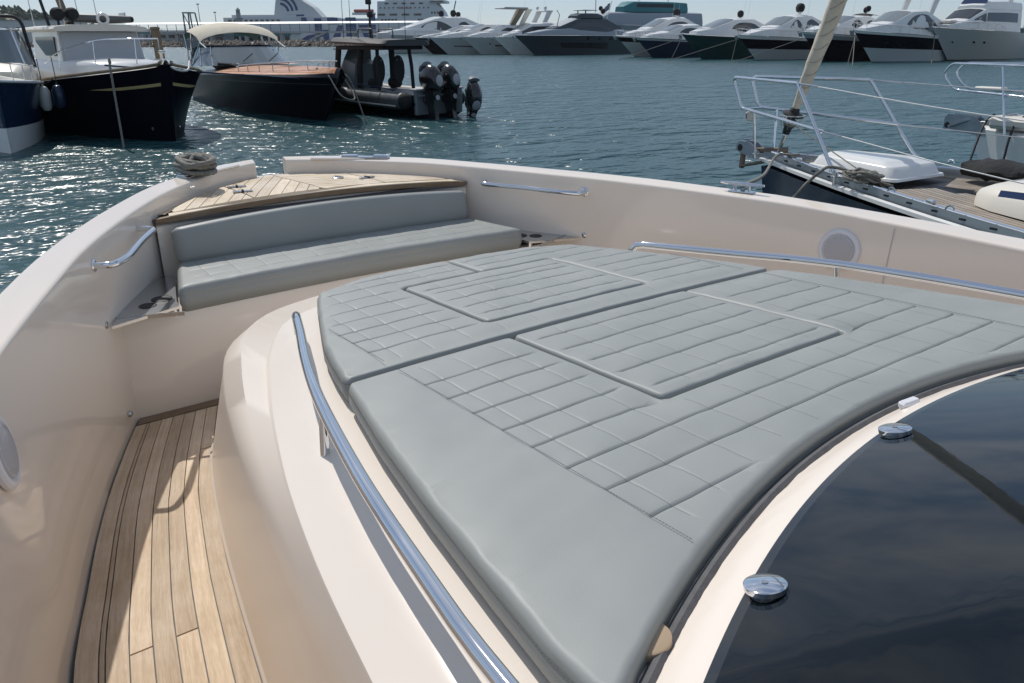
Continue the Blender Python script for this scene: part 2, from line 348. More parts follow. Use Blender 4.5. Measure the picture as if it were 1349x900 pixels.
# ---- bench base / bulkhead
def bx_front(y): return 3.352+.035*max(0, 1-(y/.95)**2)
ys = np.linspace(-1.22, 1.22, 41); r0 = []
mb = MB()
mb.loft([[(bx_front(y), y, DECK-.05) for y in ys], [(bx_front(y), y, DECK+.02) for y in ys], [(bx_front(y)+.004, y, -.325) for y in ys], [(bx_front(y)+.012, y, -.313) for y in ys], [(4.02, y*.72, -.311) for y in ys], [(4.04, y*.72, -.05) for y in ys]])
mb.build('bench_base', 'gel', yacht)
def teak_aft(y): return 3.845+.012*(1-(y/.85)**2)
def cmb(x, y): return .036*max(0, 1-(y/.86)**2)*min(1, max(0, (4.76-x)/.75))
ys = np.linspace(-.862, .862, 31)
mb = MB(); mb.loft([[(teak_aft(y)+.020, y, -.33) for y in ys], [(teak_aft(y)+.012, y, cmb(teak_aft(y), y)-.044) for y in ys], [(teak_aft(y)+.02, y, cmb(teak_aft(y), y)-.036) for y in ys], [(teak_aft(y)+.07, y, cmb(teak_aft(y), y)-.034) for y in ys]]); mb.build('coaming', 'gel', yacht)
# ---- foredeck teak: bed, dark edge, margin plank, chevron planks
fo = [(teak_aft(y), y) for y in np.linspace(-.84, .84, 25)]
arc = [(x, y_in(x)+.004) for x in np.linspace(3.87, 4.69, 26)]
region = fo+[(x, y) for x, y in arc]+[(4.735, .09), (4.735, -.09)]+[(x, -y) for x, y in reversed(arc)]
mb = MB(); mb.prism(region, -.03, -.009); mb.build('foredeck_bed', 'caulk', yacht, smooth=False)
mb = MB(); a = [(teak_aft(y)-.004, y) for y in ys]; b = [(teak_aft(y)+.03, y) for y in ys]
mb.loft([[(p[0], p[1], cmb(*p)-.004) for p in b], [(p[0], p[1], cmb(*p)-.0035) for p in a], [(p[0]+.004, p[1], cmb(*p)-.029) for p in a], [(p[0], p[1], cmb(*p)-.029) for p in b]]); mb.uv = [(v[1], v[2]+v[0]) for v in mb.v]; mb.build('foredeck_edge', 'teak_dark', yacht, sharp=40)
mb = MB(); yy = np.linspace(-.80, .80, 25); mb.prism([(teak_aft(y)-.002, y) for y in yy]+[(teak_aft(y)+.062, y*.985) for y in reversed(yy)], lambda p: cmb(*p)-.010, lambda p: cmb(*p)+.001, uvf=lambda v: (v[1], v[0])); mb.build('margin_plank', 'teak_pale', yacht, smooth=False)
inner = [(teak_aft(y)+.068, y) for y in np.linspace(-.76, .76, 25)]
arc2 = [(x-.02, y_in(x)-.035) for x in np.linspace(3.98, 4.66, 22)]
inner = inner+arc2+[(4.71, .05), (4.71, -.05)]+[(x, -y) for x, y in reversed(arc2)]
def resample_edges(q):
    out_ = []
    for i in range(len(q)):
        a_, b_ = np.array(q[i]), np.array(q[(i+1) % len(q)]); k_ = max(1, int(np.linalg.norm(b_-a_)/.12))
        for j in range(k_): out_.append(a_+(b_-a_)*j/k_)
    return out_
for s in (1, -1):
    half = clip_half(inner, 0, -s, -.003)              # keep s*y >= .003
    th = s*rad(26); d_ = (-math.cos(th), math.sin(th)); nrm = (-d_[1], d_[0])
    ps = [nrm[0]*p[0]+nrm[1]*p[1] for p in half]; w_ = .062
    k0 = math.floor(min(ps)/w_); k1 = math.ceil(max(ps)/w_)
    for k in range(k0, k1+1):
        p = clip_half(clip_half(half, nrm[0], nrm[1], (k+1)*w_-.002), -nrm[0], -nrm[1], -(k*w_+.002))
        for lo, hi in ((None, .366), (.374, None)):      # the hatch joint runs fore and aft
            q = p
            if hi is not None: q = clip_half(q, 0, s, hi) if q else q
            if lo is not None: q = clip_half(q, 0, -s, -lo) if q else q
            if len(q) < 3 or abs(poly_area(q)) < .0008: continue
            if poly_area(q) < 0: q = q[::-1]
            ud = Vector((d_[0], d_[1])); tq = .0008+.0006*random.random(); q = [tuple(p) for p in resample_edges(q)]; mb = MB(); mb.prism(q, lambda p: cmb(*p)-.009, lambda p: cmb(*p)+tq, uvf=lambda v: (v[0]*d_[0]+v[1]*d_[1], v[0]*nrm[0]+v[1]*nrm[1])); mb.build('foredeck_plank', 'teak_pale', yacht, smooth=False)
# (planks follow the camber)
# cream waterway gutter round the foredeck
for s in (1, -1):
    mb = MB(); mb.loft([[(x+.004, s*(y_in(x)+.006), .002) for x in np.linspace(3.93, 4.67, 24)], [(x-.018, s*(y_in(x)-.028), .002) for x in np.linspace(3.93, 4.67, 24)]]); mb.uv = [(v[0], v[1]) for v in mb.v]; mb.build('gutter_plank', 'teak', yacht)
# flush latches, fold-down cleats of the hatch
def latch(x, y, rz):
    o = MB().lathe([(.034, 0), (.034, .004), (.030, .006), (.0, .006)], (x, y, cmb(x, y)+.002), n=20).build('hatch_latch', 'steel', yacht)
    MB().box((x, y, cmb(x, y)+.011), (.05, .012, .006), rz=rz, bev=.003).build('latch_handle', 'chrome', yacht).parent = o
latch(4.26, -.235, .5)
for (x, y, rz) in ((4.33, .33, 1.35), (4.13, .36, 1.35), (4.13, -.36, -1.35)):
    o = MB().box((x, y, cmb(x, y)+.006), (.10, .03, .008), rz=rz, bev=.003).build('hatch_hinge', 'steel', yacht)
    k = MB().tube([(x-.02*math.cos(rz+PI/2), y-.02*math.sin(rz+PI/2), cmb(x, y)+.010), (x+.02*math.cos(rz+PI/2), y+.02*math.sin(rz+PI/2), cmb(x, y)+.010)], .006).build('hinge_pin', 'black', o)

# ---- cup holder plates at the bench ends
for s in (1, -1):
    poly = [(3.215, s*1.205), (3.318, s*.925), (3.40, s*.918), (3.80, s*.83), (3.83, s*.88), (3.62, s*1.03), (3.42, s*1.135)]
    if s < 0: poly = poly[::-1]
    mb = MB(); mb.prism(poly, -.282, -.270); mb.box((3.27, s*1.064, -.274), (.006, .285, .016), rz=s*-.352+0)
    o = mb.build('cup_holder_plate', 'steel', yacht, smooth=False)
    for (x, y, r_) in ((3.46, .965, .044), (3.40, 1.035, .036)):
        MB().lathe([(r_, -.05), (r_, .0015), (r_-.003, .003), (r_-.005, .0012), (0, .0010)], (x, s*y, -.27), n=26).build('cup_hole', 'black', o)
    MB().lathe([(.011, -.315), (.011, -.282)], (3.335, s*.945, 0), n=14).build('plate_post', 'chrome', yacht)
    MB().lathe([(.016, 0), (.016, .004), (.010, .008), (0, .009)], (3.20, s*(y_wall(3.2, -.255)+.002), -.255), axis=(-.35, -s, 0), n=14).build('plate_bolt', 'steel', yacht)
    MB().lathe([(.013, 0), (.013, .006), (.009, .012), (0, .008)], (3.24, s*(y_wall(3.24, -.665)-.001), -.665), axis=(-.45, -s, 0), n=16).build('drain_fitting', 'steel', yacht)

# ---- grab rails on the bow bulwarks
gp = {1: [(3.19, 1.235, -.012), (3.150, 1.165, -.012), (3.235, 1.098, -.010), (3.48, .995, -.006), (3.655, .905, -.004), (3.705, .972, -.004)],
      -1: [(3.205, -1.235, -.012), (3.175, -1.175, -.012), (3.26, -1.112, -.010), (3.50, -1.01, -.006), (3.72, -.885, -.004), (3.765, -.94, -.004)]}
for s in (1, -1):
    o = MB().tube(fillet(gp[s], .06, 8), .0135, n=14).build('grab_rail', 'chrome', yacht)
    for p in (gp[s][0],):
        MB().lathe([(.024, -.004), (.024, .004), (.018, .008)], (p[0], s*(y_in(p[0])-.003), p[2]), axis=(-.45, -s*.9, 0), n=18).build('rail_flange', 'chrome', o)

# ---- speakers on the bulwarks
for s in (1, -1):
    x = 2.02 if s > 0 else 1.915; yw = y_wall(x, -.135); ax = Vector((-.2, -s, .10)); c_ = Vector((x, s*(yw+.004), -.135))
    o = MB().lathe([(.096, 0), (.096, .010), (.090, .016), (.078, .018), (.072, .013), (.0, .013)], c_, axis=ax, n=48).build('speaker', 'white_plastic', yacht)
    MB().lathe([(.071, .012), (.068, .020), (.045, .024), (.02, .0252), (0, .0255)], c_, axis=ax, n=40).build('speaker_grille', 'mesh_grey', o)
    # perforation: rows of small dark dots, joined
    mb = MB(); q = Vector((0, 0, 1)).rotation_difference(ax.normalized())
    for i in range(-7, 8):
        for j in range(-8, 9):
            u, v = (j+(i % 2)*.5)*.0085, i*.0085
            if u*u+v*v > .062**2: continue
            zz = .0258-((u*u+v*v)**.5/.071)**2*.005
            mb.lathe([(.0016, 0), (.0016, .0004)], c_+q @ Vector((u, v, zz)), axis=ax, n=6)
    tag(mb.build('grille_holes', 'felt', o), kind='stuff')

# ---- bulwark joint line to starboard, fairleads and cleats on the capping
mb = MB(); xj = 1.70
mb.loft([[(xj-.002, -y_wall(xj, z)+.0022, z) for z in (.0, -.15, -.4, -.7)], [(xj+.002, -y_wall(xj, z)+.0022, z) for z in (.0, -.15, -.4, -.7)]]); mb.build('bulwark_joint', 'mesh_grey', yacht)
def capmid(x, s, t=.5):
    k = int(np.argmin(abs(inn[:, 0]-x))); p = inn[k]*(1-t)+out[k]*t; d = out[min(k+1, NB-1)]-out[k-1]; return Vector((p[0], s*p[1], lerp(ZT, p[0])+.008)), math.atan2(s*d[1], d[0])
for s in (1, -1):
    p, a = capmid(4.37, s, .55)
    o = MB().box((p.x, p.y, p.z+.004), (.30, .07, .012), rz=a, bev=.006).build('fairlead_plate', 'steel', yacht)
    for d in (-1, 1):
        MB().box((p.x+.10*d*math.cos(a), p.y+.10*d*math.sin(a), p.z+.014), (.10, .05, .012), rz=a, bev=.008).build('fairlead_roller', 'chrome', o)
def cleat(p, a, name='mooring_cleat'):
    o = MB().box((p.x, p.y, p.z+.004), (.13, .05, .008), rz=a, bev=.004).build(name, 'chrome', yacht)
    d = Vector((math.cos(a), math.sin(a), 0))
    for k in (-1, 1): MB().tube([p+d*.035*k, p+d*.035*k+Vector((0, 0, .035))], .009, n=10).build('cleat_leg', 'chrome', o)
    MB().tube([p-d*.11+Vector((0, 0, .042)), p-d*.04+Vector((0, 0, .040)), p+d*.04+Vector((0, 0, .040)), p+d*.11+Vector((0, 0, .042))], [.006, .011, .011, .006], n=10).build('cleat_horn', 'chrome', o)
pc, ac = capmid(4.36, 1, .55); pc.z += .012; cleat(pc, ac)
ps_, as_ = capmid(2.40, -1, .62); cleat(ps_, as_)
# raised capping pads fore of the cleats
for s in (1, -1):
    p, a = capmid(4.48, s, .5); MB().box((p.x, p.y, p.z-.002), (.34, .10, .014), rz=a, bev=.008).build('capping_pad', 'gel', yacht)

# ---- coachroof trunk: levels lofted, top as a crowned sheet
LV = {
 'b': [(-3, 1.34), (0, 1.345), (1.0, 1.285), (1.59, 1.216), (2.14, 1.140), (2.6, 1.055), (2.9, .97), (3.1, .83), (3.2, .58), (3.22, .3), (3.22, 0)],
 'e1': [(-3, 1.31), (0, 1.31), (1.0, 1.235), (1.59, 1.16), (2.14, 1.072), (2.52, .985), (2.8, .885), (2.97, .73), (3.05, .5), (3.07, .25), (3.07, 0)],
 'e2': [(-3, 1.275), (-.4, 1.273), (.3, 1.270), (.646, 1.256), (.864, 1.231), (1.167, 1.188), (1.49, 1.126), (1.74, 1.064), (1.914, 1.016), (2.16, .94), (2.42, .845), (2.62, .70), (2.73, .45), (2.765, .2), (2.77, 0)]}
NL = 90
lv = {k: spline(v, NL) for k, v in LV.items()}
def xpad(y): return .778-.245*min(abs(y), 1.15)**2
RLX = [-1.6, -.4, .3, .646, .864, 1.167, 1.49, 1.70, 1.914, 2.12, 2.30, 2.6]; RLY = [1.17, 1.168, 1.165, 1.150, 1.124, 1.081, 1.019, .968, .905, .838, .782, .72]
RLS = spline(list(zip(RLX, RLY)), 120)
def ztop(x, y):
    z = base(min(max(x, -1.2), 2.9), y)-.085
    d = xpad(y)-x; sdist = min(d, (1.085-abs(y))*1.0)
    z += .043*(lambda t: t*t*(3-2*t))(min(1, max(0, (d+.12)/.10)))*(lambda t: t*t*(3-2*t))(min(1, max(0, (1.085-abs(y))/.06)))
    z -= .42*max(0, abs(y)-float(np.interp(x, RLS[:, 0], RLS[:, 1]))-.012)
    if sdist > 0:
        t = min(sdist, .1)/.1; z += .052*t*t*(3-2*t) if t < 1 else .052+.255*(sdist-.1)-.02*max(0, sdist-.1)**2
    return z
def mirror_curve(P): return [(p[0], p[1]) for p in P]+[(p[0], -p[1]) for p in reversed(P[:-1])]
def level(P, zf, dn=0.0):
    return [(p[0], p[1], zf(p)) for p in mirror_curve(P)]
def blend(a, b, t): return a*(1-t)+b*t
E2 = lv['e2']; E1 = lv['e1']; BB = lv['b']
zt = lambda p: ztop(p[0], p[1])
EM = blend(E2, E1, .52)
rings = [level(blend(E2, E1, -.04), lambda p: zt(p)-.0), level(blend(E2, E1, 0.0), lambda p: zt(p)-.003), level(blend(E2, E1, .035), lambda p: zt(p)-.010), level(EM, lambda p: -.20), level(blend(E2, E1, .96), lambda p: -.295), level(E1, lambda p: -.308), level(blend(E1, BB, .05), lambda p: -.335), level(blend(E1, BB, .95), lambda p: DECK+.035), level(blend(E1, BB, 1.0), lambda p: DECK+.016), level(blend(E1, BB, 1.08), lambda p: DECK+.012), level(blend(E1, BB, 1.1), lambda p: DECK-.01)]
mb = MB(); mb.loft(rings)
# top sheet
edge = [(p[0], p[1]) for p in rings[0]]
def cdt_sheet(edge_pts, inner_pts):
    n = len(edge_pts); allp = [Vector(p) for p in edge_pts]+[Vector(p) for p in inner_pts]
    v, e, f, *_ = delaunay_2d_cdt(allp, [(i, (i+1) % n) for i in range(n)], [], 1, 1e-6)
    return [(p.x, p.y) for p in v], [tuple(q) for q in f]
def sdf_poly(P, poly):
    P = np.asarray(P, float); A = np.asarray(poly, float); B = np.roll(A, -1, 0); best = np.full(len(P), 1e9); ins = np.zeros(len(P), bool)
    for a, b in zip(A, B):
        ab = b-a; L2 = ab@ab
        if L2 < 1e-14: continue
        t = np.clip(((P-a)@ab)/L2, 0, 1); d = np.linalg.norm(P-(a+t[:, None]*ab), axis=1); best = np.minimum(best, d)
        c1 = (a[1] > P[:, 1]) != (b[1] > P[:, 1])
        if a[1] != b[1]: ins ^= c1 & (P[:, 0] < (b[0]-a[0])*(P[:, 1]-a[1])/(b[1]-a[1])+a[0])
    return np.where(ins, best, -best)
gx = np.r_[np.arange(-2.95, -.2, .16), np.arange(-.2, 1.0, .03), np.arange(1.0, 2.8, .08)]; gy = np.r_[np.arange(-1.3, -.75, .04), np.arange(-.75, .75, .07), np.arange(.75, 1.3, .022)]
P = np.array([(x+.001*math.sin(31*x+17*y), y) for x in gx for y in gy]); sdv = sdf_poly(P, edge); P = P[sdv > .02]
v2, f2 = cdt_sheet(edge, P)
mb.add([(p[0], p[1], ztop(p[0], p[1])) for p in v2], f2)
mb.build('coachroof', 'gel_satin', yacht, sharp=60)
# ---- windscreen glass and its dark border
def gpoly(ins):
    pts = []
    for y in np.linspace(-(1.085-.100-ins), 1.085-.100-ins, 61): pts.append((xpad(y)-.100-ins-.0, y))
    xa = -2.4+ins; ye = 1.085-.100-ins
    return [(xa, -ye)]+pts+[(xa, ye)]
for nm, ins, mtl, dz in (('windscreen_border', 0.0, 'frit', .003), ('windscreen_glass', .016, 'glass', .006)):
    ed = gpoly(ins)
    ed = [tuple(q) for q in fillet([(p[0], p[1], 0) for p in ed[:1]], .01)] if False else ed
    # round the two fore corners by pulling points
    P = np.array([(x+.001*math.sin(31*x+17*y), y) for x in np.r_[np.arange(-2.3, -.2, .12), np.arange(-.2, .8, .03)] for y in np.r_[np.arange(-1.0, -.6, .03), np.arange(-.6, .6, .06), np.arange(.6, 1.0, .025)]]); sdv = sdf_poly(P, ed); P = P[sdv > .012]
    v2, f2 = cdt_sheet(ed, P)
    MB().add([(p[0], p[1], ztop(p[0], p[1])+dz) for p in v2], f2).build(nm, mtl, yacht)
# chrome caps bonded to the glass, washer nozzle, tan pad
def cap(x, y, r_, mtl='chrome', hgt=.006):
    z = ztop(x, y)+.006; ax = Vector((.25, 0.0, 1)).normalized()
    o = MB().lathe([(r_*.80, -.004), (r_*.82, .002), (r_, .003), (r_, .006+hgt*.7), (r_-.003, .006+hgt), (0, .0065+hgt)], (x, y, z), axis=ax, n=40).build('windscreen_cap', mtl, yacht)
    MB().lathe([(.005, .0), (.005, .0012), (.003, .0008)], Vector((x, y, z))+ax*(.0067+hgt), axis=ax, n=12).build('cap_screw', 'steel', o)
cap(.500, .782, .030); cap(.639, .199, .030); cap(.600, -.400, .030)
MB().box((.728, -.03, ztop(.728, -.03)+.006), (.026, .056, .020), rz=-.1, bev=.006).build('washer_nozzle', 'white_plastic', yacht)
MB().lathe([(.035, -.006), (.035, .006), (.032, .008), (0, .008)], (.574, .935, ztop(.574, .935)+.012), axis=(.1, .1, 1), n=30).build('tan_stopper', 'tan', yacht)

# ---- chrome rails along the trunk
RL = [(-1.6, 1.17, .06), (-.4, 1.168, .05), (.3, 1.165, .03), (.646, 1.150, .018), (.864, 1.124, .010), (1.167, 1.081, .004), (1.49, 1.019, -.004), (1.70, .968, -.016), (1.914, .905, -.032), (2.12, .838, -.045), (2.30, .782, -.056)]
for s in (1, -1):
    path = [tuple(p) for p in spline(RL, 60)]; end = path[-1]
    path += [(end[0]+.035, end[1]-.012, end[2]-.008), (end[0]+.055, end[1]-.02, end[2]-.035), (end[0]+.058, end[1]-.022, end[2]-.08)]
    o = MB().tube([(p[0], s*p[1], p[2]) for p in path], .0148, n=20).build('side_rail', 'chrome', yacht, sharp=60)
    for x in (1.51, -.1):
        p = [q for q in path if q[0] >= x][0]
        MB().tube([(p[0], s*p[1], p[2]-.006), (p[0]-.004, s*(p[1]+.006), p[2]-.04), (p[0]-.01, s*(p[1]+.01), ztop(p[0], p[1])-.01)], [.008, .009, .012], n=12).build('rail_foot', 'chrome', o)
# felt strip under the aft edge of the pads
mb = MB(); yy = np.linspace(-1.0, 1.0, 60)
mb.loft([[(xpad(y)-.004, y, ztop(xpad(y)-.004, y)+.001) for y in yy], [(xpad(y)-.010, y, ztop(xpad(y)-.01, y)+.012) for y in yy], [(xpad(y)-.022, y, ztop(xpad(y)-.022, y)+.013) for y in yy], [(xpad(y)-.030, y, ztop(xpad(y)-.03, y)+.001) for y in yy]]); mb.build('felt_strip', 'felt', yacht)
# ================================================================== CUSHIONS
def resample(poly, step):
    P = np.array(poly+[poly[0]], float); d = np.r_[0, np.cumsum(np.hypot(*np.diff(P, axis=0).T))]; n = max(8, int(d[-1]/step)); t = np.linspace(0, d[-1], n, endpoint=False)
    return np.stack([np.interp(t, d, P[:, 0]), np.interp(t, d, P[:, 1])], 1)
def round_poly(poly, r):
    """round corners of closed polygon"""
    out = []; n = len(poly)
    for i in range(n):
        p0, p, p1 = [np.array(q, float) for q in (poly[i-1], poly[i], poly[(i+1) % n])]
        a = p0-p; b = p1-p; la, lb = np.linalg.norm(a), np.linalg.norm(b); ang = abs(math.degrees(math.acos(np.clip(a@b/la/lb, -1, 1))))
        if ang > 165: out.append(tuple(p)); continue
        k = min(r, la*.4, lb*.4); A = p+a/la*k; B = p+b/lb*k
        for t in np.linspace(0, 1, 6): out.append(tuple(A*(1-t)**2+p*2*t*(1-t)+B*t*t))
    return out
def offset_ring(P, d):
    t = np.roll(P, -1, 0)-np.roll(P, 1, 0); t /= np.linalg.norm(t, axis=1)[:, None]+1e-12; n = np.stack([-t[:, 1], t[:, 0]], 1)   # CCW polygon: left normal is inward
    return P+n*d
def smooth01(t): t = np.clip(t, 0, 1); return t*t*(3-2*t)
def cushion(name, poly, basef, thick, r, gx_, gy_, parent=None, quilt=lambda P: np.ones(len(P)), puff=.006, cr=.02, step=.018, xs_mid=.04, ys_mid=.045, dip=None, seam_d=.0013, groove_d=.0035, yb=False):
    if poly_area(poly) < 0: poly = poly[::-1]
    B = resample(round_poly(poly, cr), step); rings_d = [0, .06*r, .18*r, .35*r, .58*r, .82*r, 1.05*r]
    edge_pts = [tuple(p) for p in B]; inner_pts = []
    for d in rings_d[1:]:
        Q = offset_ring(B, d); sd_ = sdf_poly(Q, edge_pts); inner_pts += [tuple(q) for q, k in zip(Q, sd_) if k > d*.80]
    x0, y0 = B.min(0); x1, y1 = B.max(0)
    def lines(gs, lo, hi, mid, offs):
        L = []; cur = sorted([g for g in gs if lo < g < hi]); kn = [lo]+cur+[hi]
        for g in cur: L += [g+o_ for o_ in offs]
        for a, b in zip(kn[:-1], kn[1:]):
            n = max(2, int(round((b-a)/mid)))
            L += [a+(b-a)*k/n for k in range(1, n) if min(abs(a+(b-a)*k/n-g) for g in cur+[1e9]) > max(offs)*1.4] if cur else [a+(b-a)*k/n for k in range(1, n)]
        return np.array(sorted(L))
    X = lines(gx_, x0, x1, xs_mid, (-.018, -.009, -.0045, -.0013, 0, .0013, .0045, .009, .018)); Y = lines(list(gy_)+([.742, .748, -.742, -.748] if yb else []), y0, y1, ys_mid, (-.008, -.0035, -.0013, .0013, .0035, .008))
    G = np.stack(np.meshgrid(X, Y, indexing='ij'), -1).reshape(-1, 2); sd_ = sdf_poly(G, edge_pts); G = G[sd_ > 1.16*r]
    v2, f2 = cdt_sheet(edge_pts, inner_pts+[tuple(g) for g in G])
    P = np.array(v2); sd_ = np.maximum(sdf_poly(P, edge_pts), 0)
    q = quilt(P)
    dx_ = np.min([abs(P[:, 0]-g) for g in gx_], 0) if len(gx_) else np.full(len(P), 1.)
    dy_ = np.min([abs(P[:, 1]-g) for g in gy_], 0) if len(gy_) else np.full(len(P), 1.)
    h = np.array([basef(*p) for p in P])
    rr = np.clip(sd_, 0, r); h -= r-np.sqrt(np.maximum(r*r-(r-rr)**2, 0))
    ef = smooth01(sd_/(r*1.3))
    eq = smooth01((sd_-r*1.1)/(r*2.0))
    h += eq*q*(puff*(1-np.exp(-dx_/.020))+.16*puff*(1-np.exp(-dy_/.020))-groove_d*np.exp(-(dx_/.0026)**2)-seam_d*np.exp(-(dy_/.0024)**2))
    h += eq*(1-q)*puff*1.1
    wv = lambda a, b, c, d: np.sin(P[:, 0]*a+P[:, 1]*b+c)*np.sin(P[:, 1]*d-P[:, 0]*b*.7+c*2)
    h += ef*(.0013*wv(23, 9, .4, 17)+.0008*wv(47, -21, 1.7, 39)+.0006*wv(71, 33, 2.2, 88))
    if dip is not None: h += dip(P)*ef
    mb = MB()
    fc = np.array([P[list(f_)].mean(0) for f_ in f2]); fs_ = sdf_poly(fc, edge_pts); fq = quilt(fc)
    fx = np.min([abs(fc[:, 0]-g) for g in gx_], 0); fy = np.min([abs(fc[:, 1]-g) for g in gy_], 0)
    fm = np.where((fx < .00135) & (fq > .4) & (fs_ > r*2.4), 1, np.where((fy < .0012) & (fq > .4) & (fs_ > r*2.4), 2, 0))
    vs3 = list(zip(P[:, 0], P[:, 1], h)); mb.v += vs3; mb.uv += [(0, 0)]*len(vs3); mb.f += list(f2); mb.mi += [int(k) for k in fm]
    # sides: panel below a piping seam
    ring = [0]*len(B); z_e = np.array([basef(*p) for p in B])-r
    I1 = offset_ring(B, -.003); I2 = offset_ring(B, .012)
    lv_ = [(B, z_e, 0), (offset_ring(B, -.002), z_e-.006, 0), (offset_ring(B, .0005), z_e-.010, 0), (offset_ring(B, -.002), z_e-.014, 0), (offset_ring(B, -.003), z_e-(thick-r)*.55, 0), (I2, np.array([basef(*p) for p in B])-thick, 0)]
    mb.loft([[(p[0], p[1], z) for p, z in list(zip(a, zz))+[(a[0], zz[0])]] for a, zz, _ in lv_])
    bt = lv_[-1]; mb.add([(p[0], p[1], z) for p, z in zip(bt[0], bt[1])], [tuple(reversed(range(len(B))))])
    o = mb.build(name, ['vinyl', 'vinyl_dark', 'vinyl_seam'], parent, sharp=0, fix=False)
    bm = bmesh.new(); bm.from_mesh(o.data); bmesh.ops.remove_doubles(bm, verts=bm.verts, dist=.0004); bmesh.ops.recalc_face_normals(bm, faces=bm.faces); bm.to_mesh(o.data); bm.free()
    o.data.polygons.foreach_set('use_smooth', [True]*len(o.data.polygons))
    hf = lambda x, y: 0
    return o, B, z_e
def stitches(name, path, parent, gap=.0075, ln=.005, r=.0009):
    mb = MB(); P = [Vector(p) for p in path]; acc = 0
    d = np.r_[0, np.cumsum([(P[i+1]-P[i]).length for i in range(len(P)-1)])]; A = np.array([p[:] for p in P])
    for t in np.arange(0, d[-1]-ln, gap):
        a = Vector([np.interp(t, d, A[:, k]) for k in range(3)]); b = Vector([np.interp(t+ln, d, A[:, k]) for k in range(3)])
        mb.tube([a, b], r, n=4)
    return tag(mb.build(name, 'thread', parent, smooth=False), kind='stuff')
def qmask(P): return smooth01((.7485-abs(P[:, 1]))/.004)
SEAMS = [.69]+[.5875-.1268*k for k in range(10)]+[-.69]
fa = sorted([(2.579, .598), (2.40, .665), (2.188, .753), (2.02, .808), (1.865, .845), (1.728, .872)], reverse=True)
front_port = [(1.722, .874), (1.865, .845), (2.02, .806), (2.188, .746), (2.40, .668), (2.57, .600), (2.655, .40), (2.672, .2), (2.672, .0055)]
slit = [(2.425, .0055), (2.405, .012), (2.405, .345), (1.846, .345)]
halfp = front_port+slit
front = halfp+[(x, -y) for x, y in reversed(halfp)]
def seam_dip(P):     # pad edges along the split roll down more
    return -.010*np.exp(-np.maximum(P[:, 0]-1.722, 0)/.035)
up = lambda x, y: base(x, y)+.004
pad1, B1, z1 = cushion('sun_pad', front, base, .085, .017, [2.585, 2.49, 2.38, 2.266, 2.156, 2.053, 1.955, 1.853], SEAMS, quilt=qmask, yb=True, puff=.0026, cr=.016, dip=seam_dip)
pad1.location.z = W
tag(pad1, 'forward half of grey quilted sun pad, split at its front edge', 'sun pad')
ins1, _, _ = cushion('sun_pad_panel', [(2.398, .337), (1.854, .337), (1.854, -.337), (2.398, -.337)], base, .08, .010, [2.30, 2.253-.012, 2.137, 2.031, 1.930], [.235, .115, -.005, -.125, -.24], parent=pad1, puff=.0034, cr=.012)
ap = [(1.698, .876), (1.655, .888), (1.372, .950), (1.084, 1.001), (.822, 1.040), (.631, 1.066), (.530, 1.070), (.505, 1.052)]
aftc = [(xpad(y)-0.0, y) for y in np.linspace(1.02, .0, 28)]
rectb = [(1.698, .368), (1.089, .368)]
hp = rectb[::-1]+[]           # start inside the notch, go out along the front edge
half2 = [(1.089, .368), (1.698, .368)]+ap+aftc
aft = half2+[(x, -y) for x, y in reversed(half2[:-1])]
def dip2(P):
    d = -.010*np.exp(-np.maximum(1.698-P[:, 0], 0)/.035)
    for sy in (1, -1):      # puckers where the stitching ends at the panel corners
        d += -.010*np.exp(-(((P[:, 0]-1.089)/.035)**2+((P[:, 1]-sy*.385)/.05)**2))
    return d
pad2, B2, z2 = cushion('sun_pad', aft, base, .085, .017, [1.534, 1.424, 1.311, 1.196, 1.093, .98, .871, .76], SEAMS, quilt=qmask, yb=True, puff=.0026, cr=.018, dip=dip2)
pad2.location.z = W
tag(pad2, 'aft half of the grey quilted sun pad, curved along the black windscreen', 'sun pad')
ins2, _, _ = cushion('sun_pad_panel', [(1.690, .36), (1.097, .36), (1.097, -.36), (1.690, -.36)], base, .08, .011, [1.604, 1.492, 1.381, 1.273, 1.155], [.235, .115, -.005, -.125, -.24], parent=pad2, puff=.0034, cr=.012)
def onpad(x, y, dz=.004): return (x, y, base(x, y)+dz)
for s in (1, -1):
    stitches('border_stitching', [onpad(x, s*(.7475), .0062) for x in np.linspace(1.665, .66, 40)], pad2)
    stitches('border_stitching', [onpad(x, s*(.7475), .0062) for x in np.linspace(2.12, 1.745, 20)], pad1)
# stitched piping round both pads
for o, B_, z_ in ((pad1, B1, z1), (pad2, B2, z2)):
    k = offset_ring(B_, -.0035)
    pth = [(p[0], p[1], z-.0035) for p, z in zip(k, z_) if abs(p[1]) > .5 and True]
    for s in (1, -1):
        pp = sorted([p for p in pth if s*p[1] > 0 and (abs(p[1]) > .585 and p[0]-xpad(p[1]) > .03)], key=lambda p: p[0])
        stitches('piping_stitching', pp, o)
